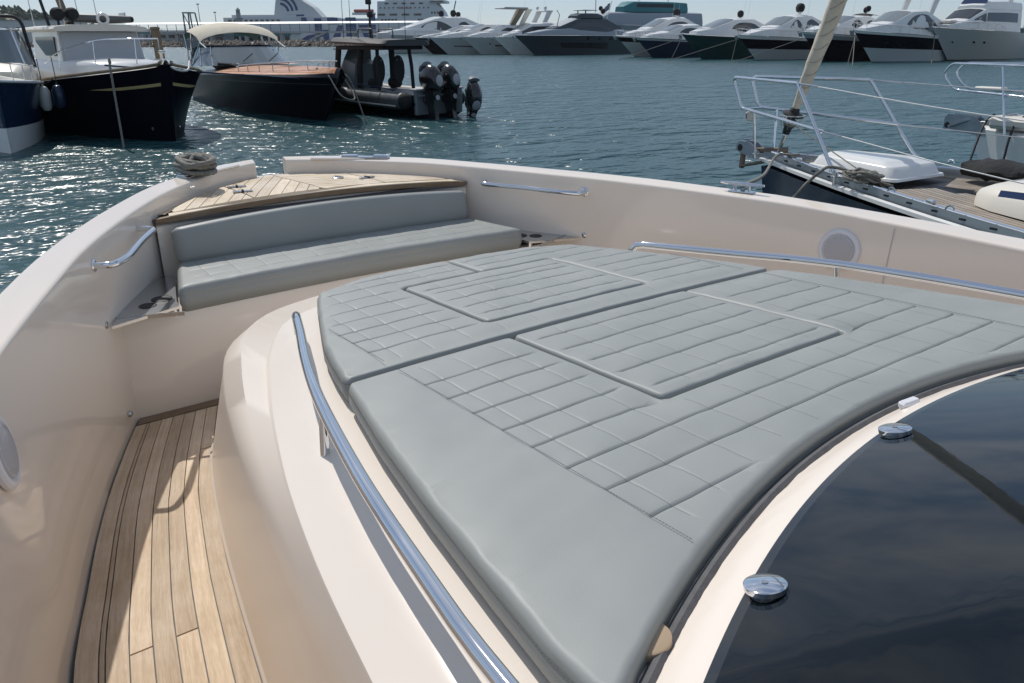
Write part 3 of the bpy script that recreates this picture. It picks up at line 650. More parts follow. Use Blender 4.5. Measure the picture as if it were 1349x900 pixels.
# bench seat cushion and backrest
def sf(y): return bx_front(y)-.003
seat = [(sf(y), y) for y in np.linspace(-.915, .915, 25)]+[(3.70, .835), (3.80, .80)]+[(3.80, y) for y in np.linspace(.7, -.7, 9)]+[(3.80, -.80), (3.70, -.835)]
cs, _, _ = cushion('bench_cushion', seat, lambda x, y: -.196-.006*abs(y)+.012*(x-3.4), .115, .03, [3.47, 3.58, 3.67], [.75, .62, .49, .36, .23, .1, -.03, -.16, -.29, -.42, -.55, -.68, -.8], puff=.0018, cr=.05, step=.02, quilt=lambda P: smooth01((.80-abs(P[:, 1]))/.01), groove_d=.0015, seam_d=.0008)
cs.location.z = W; tag(cs, 'long grey quilted bench seat cushion across the bow below the teak foredeck', 'seat cushion')
mb = MB(); ys = np.linspace(-.815, .815, 61); rings = []
for y in ys:
    e = min(1, (.8151-abs(y))/.035); e = math.sqrt(max(0, 1-(1-e)**2)) if e < 1 else 1
    xb = 3.738+.006*(1-(y/.82)**2); xt_ = 3.762+.02*(1-(y/.82)**2); zt_ = -.046+.034*(1-(y/.82)**2); zb = -.205
    th = .075; mid = lambda t: xb+(xt_-xb)*t
    pr = []
    prof = [(0.10, 1.0), (0.02, .9), (-.004, .7), (-.008, .45), (-.006, .2), (.0, .06), (.018, 0.0), (.06, 0.0), (th, .08), (th, .92), (.06, 1.0), (.035, 1.015), (.018, 1.0), (.006, .97)]
    prof = [(.012, .995), (.003, .965), (-.003, .9), (-.007, .7), (-.009, .45), (-.007, .2), (-.002, .06), (.012, .0), (.06, 0.0), (th, .06), (th, .94), (.06, 1.0), (.03, 1.005)]
    for dx_, t in prof: pr.append((mid(t)+(.03+(dx_-.03)*e), y if e > 0 else y, zb+(zt_-zb)*(.5+(t-.5)*(0.8+.2*e))))
    rings.append(pr)
mb.loft(rings, closed=True, cap0=True, cap1=True)
bk = mb.build('backrest_cushion', 'vinyl', None, sharp=55); bk.location.z = W
tag(bk, 'smooth dark grey backrest cushion of the bow bench under the teak edge', 'backrest')
for o in (cs, bk): recenter(o)
for o in (pad1, pad2): pass

# ---- rope coil on the port cleat
rp_ = random.Random(3); path = []
N = 380
cz = pc.z+W
for i in range(N):
    t = i/N; a = 2*PI*9.5*t; lay = int(9.5*t)
    rr = .115+.028*math.sin(2.3*lay+1)+.012*math.sin(a*3.1); h = .014+.036*abs(math.sin(1.7*lay))+.016*math.sin(a+lay)+.018*t
    path.append(Vector((pc.x+rr*1.12*math.cos(a+ac)*1.0, pc.y+rr*.62*math.sin(a+ac), cz+max(.012, h))))
# two wraps over the coil
d = Vector((math.cos(ac), math.sin(ac), 0)); nrm_ = Vector((-d.y, d.x, 0))
for k in range(2):
    for i in range(26):
        a = 2*PI*i/26+PI/2; path.append(Vector((pc.x, pc.y, cz+.042))+d*(-.02+.03*k)+nrm_*(.085*math.cos(a))+Vector((0, 0, .042*math.sin(a)))+d*.012*math.sin(a))
P_ = spline([p[:] for p in path], 900)
rc = MB().tube([tuple(p) for p in P_], .0125, n=8, twist=(.28, 45)).build('rope_coil', 'rope', None, sharp=0)
recenter(rc); tag(rc, 'coiled grey mooring rope heaped on the port bow cleat of the foreground yacht', 'rope')
# ================================================================== WATER
wm = bpy.data.materials.new('harbour_water'); wm.use_nodes = True
t = wm.node_tree; b = t.nodes['Principled BSDF']; N = t.nodes.new; L = t.links.new
b.inputs['Base Color'].default_value = (0.022, 0.075, 0.084, 1); b.inputs['Roughness'].default_value = 0.27; b.inputs['IOR'].default_value = 1.33
geo = N('ShaderNodeNewGeometry')
mp = N('ShaderNodeMapping'); mp.inputs['Rotation'].default_value = (0, 0, rad(25)); mp.inputs['Scale'].default_value = (1.0, .62, 1); L(geo.outputs['Position'], mp.inputs[0])
hs = None
for scl, amp, det in ((.5, .62, 2), (1.5, .42, 2), (4.2, .10, 2)):
    n = N('ShaderNodeTexNoise'); n.inputs['Scale'].default_value = scl; n.inputs['Detail'].default_value = det; n.inputs['Roughness'].default_value = .55; n.inputs['Distortion'].default_value = .4
    L(mp.outputs[0], n.inputs['Vector'])
    m1 = N('ShaderNodeMath'); m1.operation = 'MULTIPLY'; m1.inputs[1].default_value = amp; L(n.outputs['Fac'], m1.inputs[0])
    if hs is None: hs = m1
    else:
        m2 = N('ShaderNodeMath'); m2.operation = 'ADD'; L(hs.outputs[0], m2.inputs[0]); L(m1.outputs[0], m2.inputs[1]); hs = m2
bp = N('ShaderNodeBump'); bp.inputs['Strength'].default_value = 0.9; bp.inputs['Distance'].default_value = 1.0
L(hs.outputs[0], bp.inputs['Height']); L(bp.outputs[0], b.inputs['Normal'])
MT['water'] = wm
mb = MB(); g = [-9000, -2000, -600, -200, -60, -20, 20, 60, 200, 600, 2000, 9000]
vs = [(x, y, 0) for x in g for y in g]; n_ = len(g)
mb.add(vs, [(i*n_+j, i*n_+n_+j, i*n_+n_+j+1, i*n_+j+1) for i in range(n_-1) for j in range(n_-1)])
tag(mb.build('harbour_water', 'water', smooth=True), kind='structure')
# ================================================================== HULL BUILDER (shared by every boat)
MT['navy'] = mat('navy_hull', (0.010, 0.024, 0.055), 0.2, spec=.45)
MT['white'] = mat('white_gelcoat', (0.74, 0.74, 0.72), 0.22, noise=.03, nscale=.8)
MT['offwhite'] = mat('cream_deck', (0.66, 0.62, 0.54), 0.4, noise=.04, nscale=1.5)
MT['alu'] = mat('grey_aluminium', (0.36, 0.39, 0.41), 0.35, metal=0.8, noise=.06, nscale=5)
MT['galv'] = mat('galvanised_steel', (0.30, 0.34, 0.37), 0.5, metal=0.5, noise=.12, nscale=9)
MT['rust'] = mat('rusty_steel', (0.19, 0.145, 0.11), 0.7, noise=.3, nscale=12)
MT['deck_teak'] = wood_mat('weathered_teak', (0.27, 0.225, 0.175), (0.37, 0.315, 0.255), (0.46, 0.40, 0.33), var=.16)
MT['sail'] = mat('sailcloth', (0.60, 0.53, 0.42), 0.85, noise=.1, nscale=2.5, bump=.5, bscale=14, bdist=.02)
MT['wire'] = mat('steel_wire', (0.58, 0.59, 0.60), 0.35, metal=.6)
MT['darkglass'] = mat('tinted_glass', (0.010, 0.013, 0.016), 0.04)
MT['blueglass'] = mat('blue_window', (0.02, 0.035, 0.09), 0.08)
MT['cloth_black'] = mat('black_canvas', (0.012, 0.013, 0.015), 0.85, bump=.6, bscale=25, bdist=.02)
MT['red'] = mat('red_lens', (0.35, 0.03, 0.02), 0.3)

def hull_pt(h, t, v, s):
    L_, B_ = h['L'], h['B']
    fw = lambda t, p, m_: (1-(1-min(t/m_, 1))**p)
    yd = B_*fw(t, h.get('pd', 2.3), h.get('md', .62))*(1-h.get('ts', .10)*max(0, (t-.6)/.4)**2)
    yw = B_*h.get('bw', .86)*fw(t, h.get('pw', 1.7), .75)*(1-.06*max(0, (t-.6)/.4)**2)
    yd = max(yd, h.get('bn', .03)); yw = max(yw, .012)
    zd = h['zb']+(h['zs']-h['zb'])*(t**h.get('zp', .8))+h.get('sag', 0)*-4*t*(1-t)
    xd = -t*L_; xw = -h['rake']*(1-t)**1.5-t*(L_-h.get('trk', .0))
    z0 = -.3
    x = xw+(xd-xw)*(v**h.get('vs', 1.15)); y = yw+(yd-yw)*(v**h.get('fl', 1.5)); z = z0+(zd-z0)*v
    return Vector((x, s*y, z))
def hull_rows(h, v0, v1, nt=28, nv=6, out=0.0):
    ts = np.linspace(0, 1, nt)**1.35; vs_ = np.linspace(v0, v1, nv); R_ = []
    for v in vs_:
        ring = [hull_pt(h, t, v, 1) for t in reversed(ts)]+[hull_pt(h, t, v, -1) for t in ts]
        if out:
            ring = [Vector((p.x, p.y+math.copysign(out, p.y), p.z)) for p in ring]
        R_.append(ring)
    return R_
def hull(root, h, bands):
    """bands: (v0, v1, part name, material)"""
    for v0, v1, nm, mt in bands:
        mb = MB(); R_ = hull_rows(h, v0, v1, nv=max(2, int((v1-v0)*8)+1)); mb.loft(R_)
        # transom strip
        n = len(R_[0]); mb.add([p for r_ in R_ for p in (r_[0], r_[-1])], [(2*i, 2*i+1, 2*i+3, 2*i+2) for i in range(len(R_)-1)])
        mb.build(nm, mt, root, sharp=45)
def deck_sheet(root, h, nm, mt, v=.985, inset=.04, crown=.05, t0=0.0, t1=1.0, nt=26):
    ts = np.linspace(t0, t1, nt)**1.2; mb = MB(); R_ = []
    for t in ts:
        p = hull_pt(h, t, v, 1); y = max(p.y-inset, .004); R_.append([(p.x, y*k, p.z+crown*(1-k*k)) for k in np.linspace(1, -1, 7)])
    mb.loft(R_); return mb.build(nm, mt, root)
def sheer_tube(root, h, nm, mt, r, v=1.0, dz=0, t1=1.0, dy=0):
    for s in (1, -1):
        ts = np.linspace(0, t1, 30)**1.2; P = [hull_pt(h, t, v, s)+Vector((0, s*dy, dz)) for t in ts]; MB().tube(P, r, n=6).build(nm, mt, root)

# ================================================================== NEIGHBOURING SAILING YACHT
sy = thing('sailing_yacht', (4.95, -5.15, 0), 'navy blue sailing yacht with teak deck and furled headsail moored right alongside', 'sailing yacht', rz=rad(-5))
hs_ = dict(L=14, B=2.1, zb=1.565, zs=1.40, rake=.35, pd=2.0, md=.62, bn=.05, pw=1.6, bw=.82, fl=1.25, vs=1.0)
hull(sy, hs_, [(0, .2, 'boot_stripe', 'white'), (.2, .955, 'hull', 'navy')])
def sheer(t, s, dy=0, dz=0): p = hull_pt(hs_, t, 1, s); return Vector((p.x, p.y+s*dy, p.z+dz))
TS = np.linspace(0, 1, 60)**1.3
for s in (1, -1):
    a = [sheer(t, s, .012, -.022) for t in TS]; MB().loft([[p+Vector((0, -s*.012, -.022)) for p in a], [p+Vector((0, s*.012, -.015)) for p in a], [p+Vector((0, s*.014, .014)) for p in a], [p+Vector((0, -s*.02, .023)) for p in a]]).build('rubbing_strake', 'white', sy)
    a = [sheer(t, s, -.05, 0) for t in TS]
    o = MB().loft([[p+Vector((0, s*.012, -.01)) for p in a], [p+Vector((0, s*.006, .058)) for p in a], [p+Vector((0, -s*.012, .066)) for p in a], [p+Vector((0, -s*.014, .054)) for p in a], [p+Vector((0, -s*.010, -.01)) for p in a]]).build('toe_rail', 'alu', sy)
    MB().tube([p+Vector((0, -s*.002, .067)) for p in a], .010, n=8).build('toe_rail_cap', 'chrome', o)
    mb = MB()
    for t in np.arange(.03, .45, .018):
        p = sheer(t, s, -.037, .032); mb.box(p, (.05, .008, .014))
    tag(mb.build('toe_rail_slots', 'black', o, smooth=False), kind='stuff')
deck_sheet(sy, hs_, 'deck', 'offwhite', v=.985, inset=.05, crown=.03)
# teak planks laid parallel to the toe rail, each its own part
def dk(t, s, d):
    p = hull_pt(hs_, t, .985, s); q = hull_pt(hs_, min(t+.01, 1), .985, s)-p; n = Vector((q.y, -q.x, 0)).normalized()*(-s if True else 1)
    n = Vector((-q.y, q.x, 0)).normalized(); n = n if n.y*s < 0 else -n
    return p+n*d
for s in (1, -1):
    for k in range(26):
        d0 = .16+k*.054; d1 = d0+.043; ts = np.linspace(.10, .62, 34); rows = []
        for t in ts:
            a, b = dk(t, s, d0), dk(t, s, d1)
            fore = -1.86 if True else 0
            if a.x > -1.60-.25*min(1, (d0/.9)) or s*b.y < .02 or s*a.y < .05: continue
            rows.append((a, b))
        if len(rows) < 3: continue
        mb = MB(); n = len(rows); vs = []; uv = []
        for lvl in (.034, .02):
            for a, b in rows:
                for p, v in ((a, 0), (b, .05)):
                    vs.append((p.x, p.y, p.z+lvl)); uv.append((p.x, v+k*.13))
        fs = []
        for i in range(n-1): fs += [(2*i, 2*i+1, 2*i+3, 2*i+2), (2*i, 2*i+2, 2*n+2*i+2, 2*n+2*i), (2*i+1, 2*i+3, 2*n+2*i+3, 2*n+2*i+1)]
        mb.add(vs, fs, uv).build('deck_plank', 'deck_teak', sy, smooth=False)
mb = MB(); ts = np.linspace(.095, .62, 30)
mb.loft([[dk(t, 1, .13)+Vector((0, 0, .024)) for t in ts], [Vector((dk(t, 1, .13).x, 0, dk(t, 1, .13).z+.03)) for t in ts], [dk(t, -1, .13)+Vector((0, 0, .024)) for t in ts]]); mb.build('deck_seams', 'black', sy)
# moulded white locker lid
mb = MB(); z0 = 1.585
def ringl(z, g, x0, x1, w0, w1): return [(x0-g, -w0+g, z), (x0-g, w0-g, z), (x1+g, w1-g, z), (x1+g, -w1+g, z)]
def rr_(z, g):
    return [tuple(p) for p in fillet([(-.70-g, 0, z), (-.70-g, .20-g*.6, z), (-1.68+g, .36-g*.6, z), (-1.68+g, -.36+g*.6, z), (-.70-g, -.20+g*.6, z), (-.70-g, 0, z)], .07, 5)][:-1]
mb.loft([rr_(z0, -.02), rr_(z0+.02, -.01), rr_(z0+.025, .02), rr_(z0+.10, .06), rr_(z0+.112, .085), rr_(z0+.115, .11), rr_(z0+.136, .14), rr_(z0+.142, .18)], closed=True, cap1=True); mb.build('locker_lid', 'white', sy, sharp=40)
# black folded canvas, far side
mb = MB(); rnd = random.Random(5); R_ = []
for i in range(9):
    x = -1.80-.065*i; R_.append([(x+rnd.uniform(-.02, .02), -.52+.19*math.cos(a)*(1-.3*abs(i-4)/4)+rnd.uniform(-.02, .02), 1.655+.095*math.sin(a)*(1-.35*abs(i-4)/4)+rnd.uniform(-.015, .015)) for a in np.linspace(0, 2*PI, 12, endpoint=False)])
mb.loft(R_, closed=True, cap0=True, cap1=True); cv = mb.build('canvas_cover', 'cloth_black', None); cv.matrix_world = sy.matrix_basis.copy()
cv.location = sy.location; cv.rotation_euler = sy.rotation_euler; tag(cv, 'bundled black canvas cover lying beside the white locker lid on the sailing yacht deck', 'canvas cover')
# low white deckhouse nose with blue side windows
mb = MB(); R_ = []
for x, w_, h_ in ((-2.30, .10, .02), (-2.33, .30, .05), (-2.42, .46, .095), (-2.6, .58, .135), (-3.0, .72, .18), (-4.0, .9, .26), (-6, 1.0, .36), (-8, 1.0, .40)):
    R_.append([(x, w_, 1.54), (x, w_*.97, 1.58+h_*.35), (x, w_*.86, 1.58+h_*.85), (x, w_*.5, 1.58+h_), (x, 0, 1.58+h_*1.05), (x, -w_*.5, 1.58+h_), (x, -w_*.86, 1.58+h_*.85), (x, -w_*.97, 1.58+h_*.35), (x, -w_, 1.54)])
dh = mb.loft(R_, cap0=True, cap1=True).build('deckhouse', 'offwhite', sy, sharp=60)
for s in (1, -1):
    MB().loft([[(x, s*(np.interp(-x, [2.42, 2.6, 3.0, 4.0], [.46, .58, .72, .9])*.93+.012), 1.58+np.interp(-x, [2.42, 2.6, 3.0, 4.0], [.095, .135, .18, .26])*.42) for x in (-2.62, -2.9, -3.3, -3.8)], [(x, s*(np.interp(-x, [2.42, 2.6, 3.0, 4.0], [.46, .58, .72, .9])*.885+.012), 1.58+np.interp(-x, [2.42, 2.6, 3.0, 4.0], [.095, .135, .18, .26])*.78) for x in (-2.62, -2.9, -3.3, -3.8)]]).build('deckhouse_window', 'blueglass', dh)
# bow roller, anchor, stem fitting
o = MB()
for s in (1, -1):
    M = Matrix.Translation((0, .055*s-.006, 0)) @ Matrix.Rotation(PI/2, 4, 'X')
    o.slab([(.02, 1.60), (.16, 1.69), (.30, 1.70), (.345, 1.66), (.34, 1.60), (.28, 1.575), (.10, 1.545), (-.30, 1.525), (-.48, 1.535), (-.40, 1.57), (-.15, 1.62)], .012, M)
o.box((-.1, 0, 1.545), (.55, .11, .012)); br = o.build('bow_roller', 'galv', sy, smooth=False)
MB().lathe([(.035, -.05), (.022, 0), (.035, .05)], (.29, 0, 1.63), axis=(0, 1, 0), n=16).build('roller_wheel', 'black', br)
MB().tube([(.24, -.07, 1.72), (.24, .07, 1.72)], .010, n=8).build('roller_pin', 'steel', br)
an = MB(); an.box((.02, 0, 1.63), (.62, .03, .05), ry=.12, bev=.008)
an.box((.285, 0, 1.515), (.055, .05, .20), ry=-.05, bev=.01)
an.slab([(.0, 0), (.10, .13), (.34, .10), (.42, 0), (.34, -.10), (.10, -.13)], .02, Matrix.Translation((.30, 0, 1.42)) @ Matrix.Rotation(PI, 4, 'Z') @ Matrix.Rotation(-.28, 4, 'Y'))
an.build('anchor', 'rust', sy, smooth=False)
# pulpit hoops and lifelines
for s in (1, -1):
    A = (-.72, .50*s, 2.32); B = (.40, .13*s, 2.32); Cc = (.26, .12*s, 2.03); D = (-1.06, .53*s, 1.945)
    MB().tube(fillet([A, B, Cc, D], .07, 7), .0165, n=12).build('pulpit_rail', 'chrome', sy)
    MB().tube(fillet([A, (-1.22, .58*s, 1.70), (-1.30, .60*s, 1.64), (-1.31, .60*s, 1.535)], .05, 6), .0165, n=12).build('pulpit_post', 'chrome', sy)
    MB().tube([(.05, .165*s, 2.015), (.0, .13*s, 1.56)], .013, n=10).build('pulpit_strut', 'chrome', sy)
    for a, zz in ((A, 2.32), (D, 1.945)):
        far = (-9.0, 1.98*s, zz-.25); a = Vector(a); far = Vector(far); d = (far-a)
        midp = a+d*.33+Vector((0, .26*s, -.03)); Q = spline([a[:], midp[:], far[:]], 30)
        ll = MB().tube([tuple(p) for p in Q], .0042, n=6).build('lifeline', 'wire', sy)
        MB().tube([a[:], tuple(Q[1]), ], .008, n=8).build('turnbuckle', 'steel', ll)
    for t in (.30, .48):
        p = sheer(t, s, -.07, 0); MB().tube([p, p+Vector((0, 0, .62))], .012, n=8).build('stanchion', 'chrome', sy)
for s in (1, -1):
    for (x, y) in ((-1.31, .60), (.0, .13)):
        MB().lathe([(.04, 0), (.04, .008), (.02, .014), (.018, .04)], (x, y*s, 1.60), n=14).build('stanchion_base', 'steel', sy)
    for k, (x, y) in enumerate(((-1.52, .70), (-2.1, 1.0), (-2.7, 1.26))):
        MB().tube([(x+.03*math.cos(a), y*s, 1.64+.03*math.sin(a)) for a in np.linspace(0, PI, 9)], .006, n=6).build('padeye', 'chrome', sy)
mb = MB()
for k in range(9):        # anchor chain lying from the roller to the locker
    mb.tube([(-.12-.055*k+.030*math.cos(a), .02*math.sin(k)+(.014*math.sin(a) if k % 2 else 0), 1.62+(0 if k % 2 else .014*math.sin(a))) for a in np.linspace(0, 2*PI, 10, endpoint=False)], .006, n=5, closed=True)
mb.build('anchor_chain', 'galv', sy)
MB().tube([(.20, .12, 2.028), (.20, -.12, 2.028)], .011, n=8).build('pulpit_crossbar', 'chrome', sy)
bl = MB().box((.20, .03, 1.955), (.06, .10, .10), bev=.012).build('bow_light', 'offwhite', sy)
MB().box((.222, .055, 1.955), (.02, .055, .06), bev=.005).build('light_lens', 'red', bl)
# forestay, furling drum, furled headsail
st = lambda z: Vector((-.20-.335*(z-1.72), 0, z))
MB().tube([st(1.50), st(1.80)], [.016, .020], n=10).build('forestay_toggle', 'steel', sy)
dr = MB().lathe([(.035, -.14), (.04, -.08), (.055, -.055), (.035, -.045), (.036, .03), (.085, .042), (.10, .05), (.10, .062), (.05, .08), (.045, .11), (.02, .14)], st(1.95), axis=(-.335, 0, 1), n=28).build('furling_drum', 'black', sy)
MB().lathe([(.034, -.05), (.060, -.02), (.066, .0), (.060, .022), (.034, .04)], st(1.925), axis=(-.335, 0, 1), n=24).build('drum_line', 'rope', dr)
MB().tube([tuple(st(1.99)+Vector((.115*math.cos(a), .115*math.sin(a), 0))) for a in np.linspace(0, 2*PI, 24, endpoint=False)], .006, n=6, closed=True).build('drum_guard', 'steel', dr)
for a in (.6, 2.2, 4.0, 5.5): MB().tube([tuple(st(1.99)+Vector((.115*math.cos(a), .115*math.sin(a), 0))), tuple(st(1.86)+Vector((.05*math.cos(a), .05*math.sin(a), 0)))], .005, n=6).build('drum_bracket', 'steel', dr)
rings_z = list(np.linspace(2.04, 2.2, 6))+list(np.linspace(2.24, 9, 90)); rs = [np.interp(z, [2.04, 2.10, 2.25, 2.6, 3.2, 5, 9], [.028, .036, .052, .066, .080, .10, .08])*(1+.05*math.sin(z*31)+.02*math.sin(z*77)) for z in rings_z]
MB().tube([tuple(st(z)) for z in rings_z], rs, n=16, twist=(.10, 3.0)).build('furled_headsail', 'sail', sy, sharp=0)
# sail panel seams
mb = MB()
for z in np.arange(2.3, 4.6, .115):
    r_ = np.interp(z, [2.04, 2.10, 2.25, 2.6, 3.2, 5, 9], [.028, .036, .052, .066, .080, .10, .08])*1.035
    mb.tube([tuple(st(z)+Vector((r_*math.cos(a), r_*math.sin(a), -.10*r_*math.cos(a)*3+.06*math.sin(a+z)))) for a in np.linspace(0, 2*PI, 18, endpoint=False)], .0025, n=4, closed=True)
tag(mb.build('sail_seams', 'rope', sy), kind='stuff')
MB().tube([tuple(st(1.93)+Vector((-.05, .05, 0))), (-1.2, .30, 1.68), (-2.0, .75, 1.56), (-3.4, 1.25, 1.55)], .006, n=6).build('furling_line', 'rope', sy)
# deck fittings: chocks
for t in (.045, .085, .17):
    p = sheer(t, 1, -.05, .085); MB().box(p, (.09, .04, .03), rz=-.45, bev=.01).build('chock', 'chrome', sy)
# hull registration, only the tops show over our bulwark
def text_part(body, size, loc, rot, mt, parent, name='lettering', ext=.001):
    cu = bpy.data.curves.new(name, 'FONT'); cu.body = body; cu.size = size; cu.extrude = ext; cu.align_x = 'LEFT'; cu.resolution_u = 3
    to = bpy.data.objects.new('tmp', cu); COL.objects.link(to); dg = bpy.context.evaluated_depsgraph_get(); me = bpy.data.meshes.new_from_object(to.evaluated_get(dg)); bpy.data.objects.remove(to)
    me.materials.clear(); me.materials.append(MT[mt]); o = bpy.data.objects.new(name, me); COL.objects.link(o); o.location = loc; o.rotation_euler = rot
    if parent: o.parent = parent
    return o
p = hull_pt(hs_, .100, .78, 1); q = hull_pt(hs_, .06, .78, 1); p_up = hull_pt(hs_, .100, .86, 1)
ang = math.atan2(q.y-p.y, q.x-p.x)
X_ = (p-q).normalized()*-1; Z_ = (p_up-p).normalized()
Xd = (p-q).normalized(); Xd = -Xd       # text reads from the bow aft on the port side
Xd = (p-q).normalized(); Nn = Xd.cross(Z_).normalized()
tx = text_part('7ª  2', .085, (0, 0, 0), (0, 0, 0), 'white', sy, 'hull_lettering')
Mx = Matrix((Xd, Nn.cross(Xd), Nn)).transposed().to_4x4(); Mx.translation = hull_pt(hs_, .065, .80, 1)+Nn*.012; tx.matrix_local = Mx
# ropes on and from the sailing yacht
def W_(v): return sy.matrix_basis @ Vector(v)
sy_m = Matrix.Translation(sy.location) @ Matrix.Rotation(rad(-5), 4, 'Z')
def W_(v): return sy_m @ Vector(v)
rnd = random.Random(11); P = []
for i in range(90):
    a = i*.55; P.append(W_((-1.62+.14*math.cos(a)*(.5+.5*rnd.random())+.04*math.sin(i*.13), .66+.10*math.sin(a)*(.5+.5*rnd.random()), 1.61+.07*abs(math.sin(i*.21))+.02*rnd.random())))
hp_ = MB().tube([tuple(p) for p in spline([p[:] for p in P], 420)], .011, n=7, twist=(.25, 60)).build('rope_heap', 'rope', None, sharp=0); recenter(hp_)
tag(hp_, 'tangled heap of pale rope on the sailing yacht deck beside the locker lid', 'rope')
cl_w = Vector((ps_.x, ps_.y, ps_.z+W+.03)); s0 = W_((-.42, .30, 1.65))
def mline(name, pts, r, label, mtl='rope', group=None):
    o = MB().tube([tuple(p) for p in spline([tuple(p) for p in pts], 50)], r, n=8, twist=(.25, 60)).build(name, mtl, None, sharp=0); recenter(o); return tag(o, label, 'mooring line', group)
mline('mooring_line', [W_((-.55, .15, 1.66)), s0, (s0+cl_w)/2+Vector((0, 0, -.06)), cl_w], .011, 'grey mooring line from the sailing yacht stem to our chrome bulwark cleat')
a = W_((-1.34, .62, 1.68)); a2 = W_((-1.30, .80, 1.655)); b2 = W_((-1.02, .92, 1.22)); mline('mooring_line', [W_((-1.75, .45, 1.57)), a, a2, (a2+b2)/2+Vector((.02, .03, -.02)), b2, W_((-.9, .98, .4))], .013, 'grey mooring line bending over the sailing yacht toe rail and down her navy side')

# ================================================================== SECOND SAILING YACHT, right edge
s2 = thing('sailing_yacht', (5.0, -9.75, 0), 'white sailing yacht bow poking in at the right edge with a steel pulpit', 'sailing yacht', rz=rad(-4))
h2 = dict(L=13, B=2.0, zb=1.55, zs=1.3, rake=.55, pd=2.0, md=.62, bn=.05, pw=1.6, bw=.8, fl=1.25, vs=1.0)
hull(s2, h2, [(0, .15, 'boot_stripe', 'navy'), (.15, .93, 'hull', 'white'), (.93, 1.0, 'sheer_band', 'white')])
deck_sheet(s2, h2, 'deck', 'white', v=1.0, inset=.02, crown=.05)
mb = MB()
for s in (1, -1):
    mb.slab([(-.15, 1.56), (.02, 1.70), (.38, 1.71), (.42, 1.66), (.42, 1.50), (.05, 1.47), (-.2, 1.45)], .012, Matrix.Translation((0, .08*s-.006, 0)) @ Matrix.Rotation(PI/2, 4, 'X'))
mb.box((.1, 0, 1.50), (.55, .16, .015)); r2 = mb.build('bow_roller', 'galv', s2, smooth=False)
MB().lathe([(.04, -.075), (.026, 0), (.04, .075)], (.37, 0, 1.56), axis=(0, 1, 0), n=14).build('roller_wheel', 'black', r2)
an = MB(); an.box((.1, 0, 1.60), (.6, .03, .05), ry=.1, bev=.008); an.slab([(0, 0), (.12, .12), (.36, .10), (.46, 0), (.36, -.10), (.12, -.12)], .025, Matrix.Translation((.42, 0, 1.50)) @ Matrix.Rotation(PI, 4, 'Z') @ Matrix.Rotation(-.4, 4, 'Y')); an.build('anchor', 'galv', s2, smooth=False)
for s in (1, -1):
    MB().tube(fillet([(-1.8, .80*s, 2.36), (.42, .16*s, 2.36), (.52, .14*s, 2.22), (.34, .15*s, 2.03), (-1.8, .80*s, 1.98)], .14, 8), .016, n=12).build('pulpit_rail', 'chrome', s2)
    MB().tube([(-.35, .38*s, 2.36), (-.62, .50*s, 1.55)], .014, n=10).build('pulpit_post', 'chrome', s2)
MB().box((-.05, -.05, 2.06), (.36, .16, .03), bev=.012).build('pulpit_seat', 'offwhite', s2)
o2 = MB().box((-.55, .02, 1.66), (.62, .52, .16), bev=.05).build('anchor_hatch', 'offwhite', s2)
MB().tube([(-.42, -.12, 1.755), (-.42, .16, 1.755)], .012, n=8).build('hatch_handle', 'steel', o2)
m2 = Matrix.Translation(s2.location) @ Matrix.Rotation(rad(-4), 4, 'Z')
for dx_, lab in ((-.25, 'black mooring rope slanting down from the bow of the white sailing yacht at right'), (-.62, 'second black mooring rope, hanging almost straight from the white sailing yacht bow')):
    p0_ = m2 @ Vector((dx_, .12, 1.75)); p1_ = m2 @ Vector((dx_+.02, .30, 1.58)); p2_ = m2 @ Vector((dx_+(-.1 if dx_ > -.4 else -.05), .75 if dx_ > -.4 else .5, .9)); p3_ = m2 @ Vector((dx_+(-.25 if dx_ > -.4 else -.1), 1.4 if dx_ > -.4 else .62, -.1))
    mline('mooring_line', [p0_, p1_, p2_, p3_], .014, lab, 'black')
# ================================================================== MATERIALS FOR THE HARBOUR
MT['blackhull'] = mat('black_blue_hull', (0.003, 0.004, 0.009), 0.3, spec=.05)
MT['gold'] = mat('gold_stripe', (0.42, 0.32, 0.14), 0.4)
MT['canvas_grey'] = mat('pale_grey_canvas', (0.42, 0.43, 0.45), 0.8, bump=.3, bscale=8, bdist=.02)
MT['canvas_cream'] = mat('cream_canvas', (0.62, 0.56, 0.44), 0.85, bump=.4, bscale=5, bdist=.02, noise=.06, nscale=3)
MT['mahogany'] = wood_mat('varnished_mahogany', (0.54, 0.21, 0.085), (0.66, 0.30, 0.13), (0.74, 0.39, 0.20), rough=.3, us=1.2, vs_=14, var=.15)
MT['mahogany'].node_tree.nodes['Principled BSDF'].inputs['Specular IOR Level'].default_value = .3
MT['woodpost'] = mat('weathered_post', (0.22, 0.17, 0.11), 0.85, noise=.3, nscale=6)
MT['clearglass'] = mat('boat_glass', (0.15, 0.18, 0.19), 0.03, spec=.6)
MT['tube_grey'] = mat('grey_inflatable_tube', (0.10, 0.105, 0.105), 0.45, noise=.08, nscale=3)
MT['roof_dark'] = mat('dark_roof', (0.035, 0.038, 0.042), 0.6)
MT['rib_deck'] = mat('grey_deck', (0.20, 0.20, 0.20), 0.6, noise=.05, nscale=2)
MT['rib_grey'] = mat('slate_grp', (0.13, 0.155, 0.165), 0.4)
MT['cowl'] = mat('black_engine_cowl', (0.014, 0.015, 0.017), 0.2, coat=.4)
MT['cowl_grey'] = mat('grey_engine_badge', (0.34, 0.34, 0.36), 0.35)
MT['fender_w'] = mat('white_fender', (0.50, 0.50, 0.48), 0.5)
MT['leather'] = mat('tan_leather', (0.22, 0.15, 0.09), 0.6)

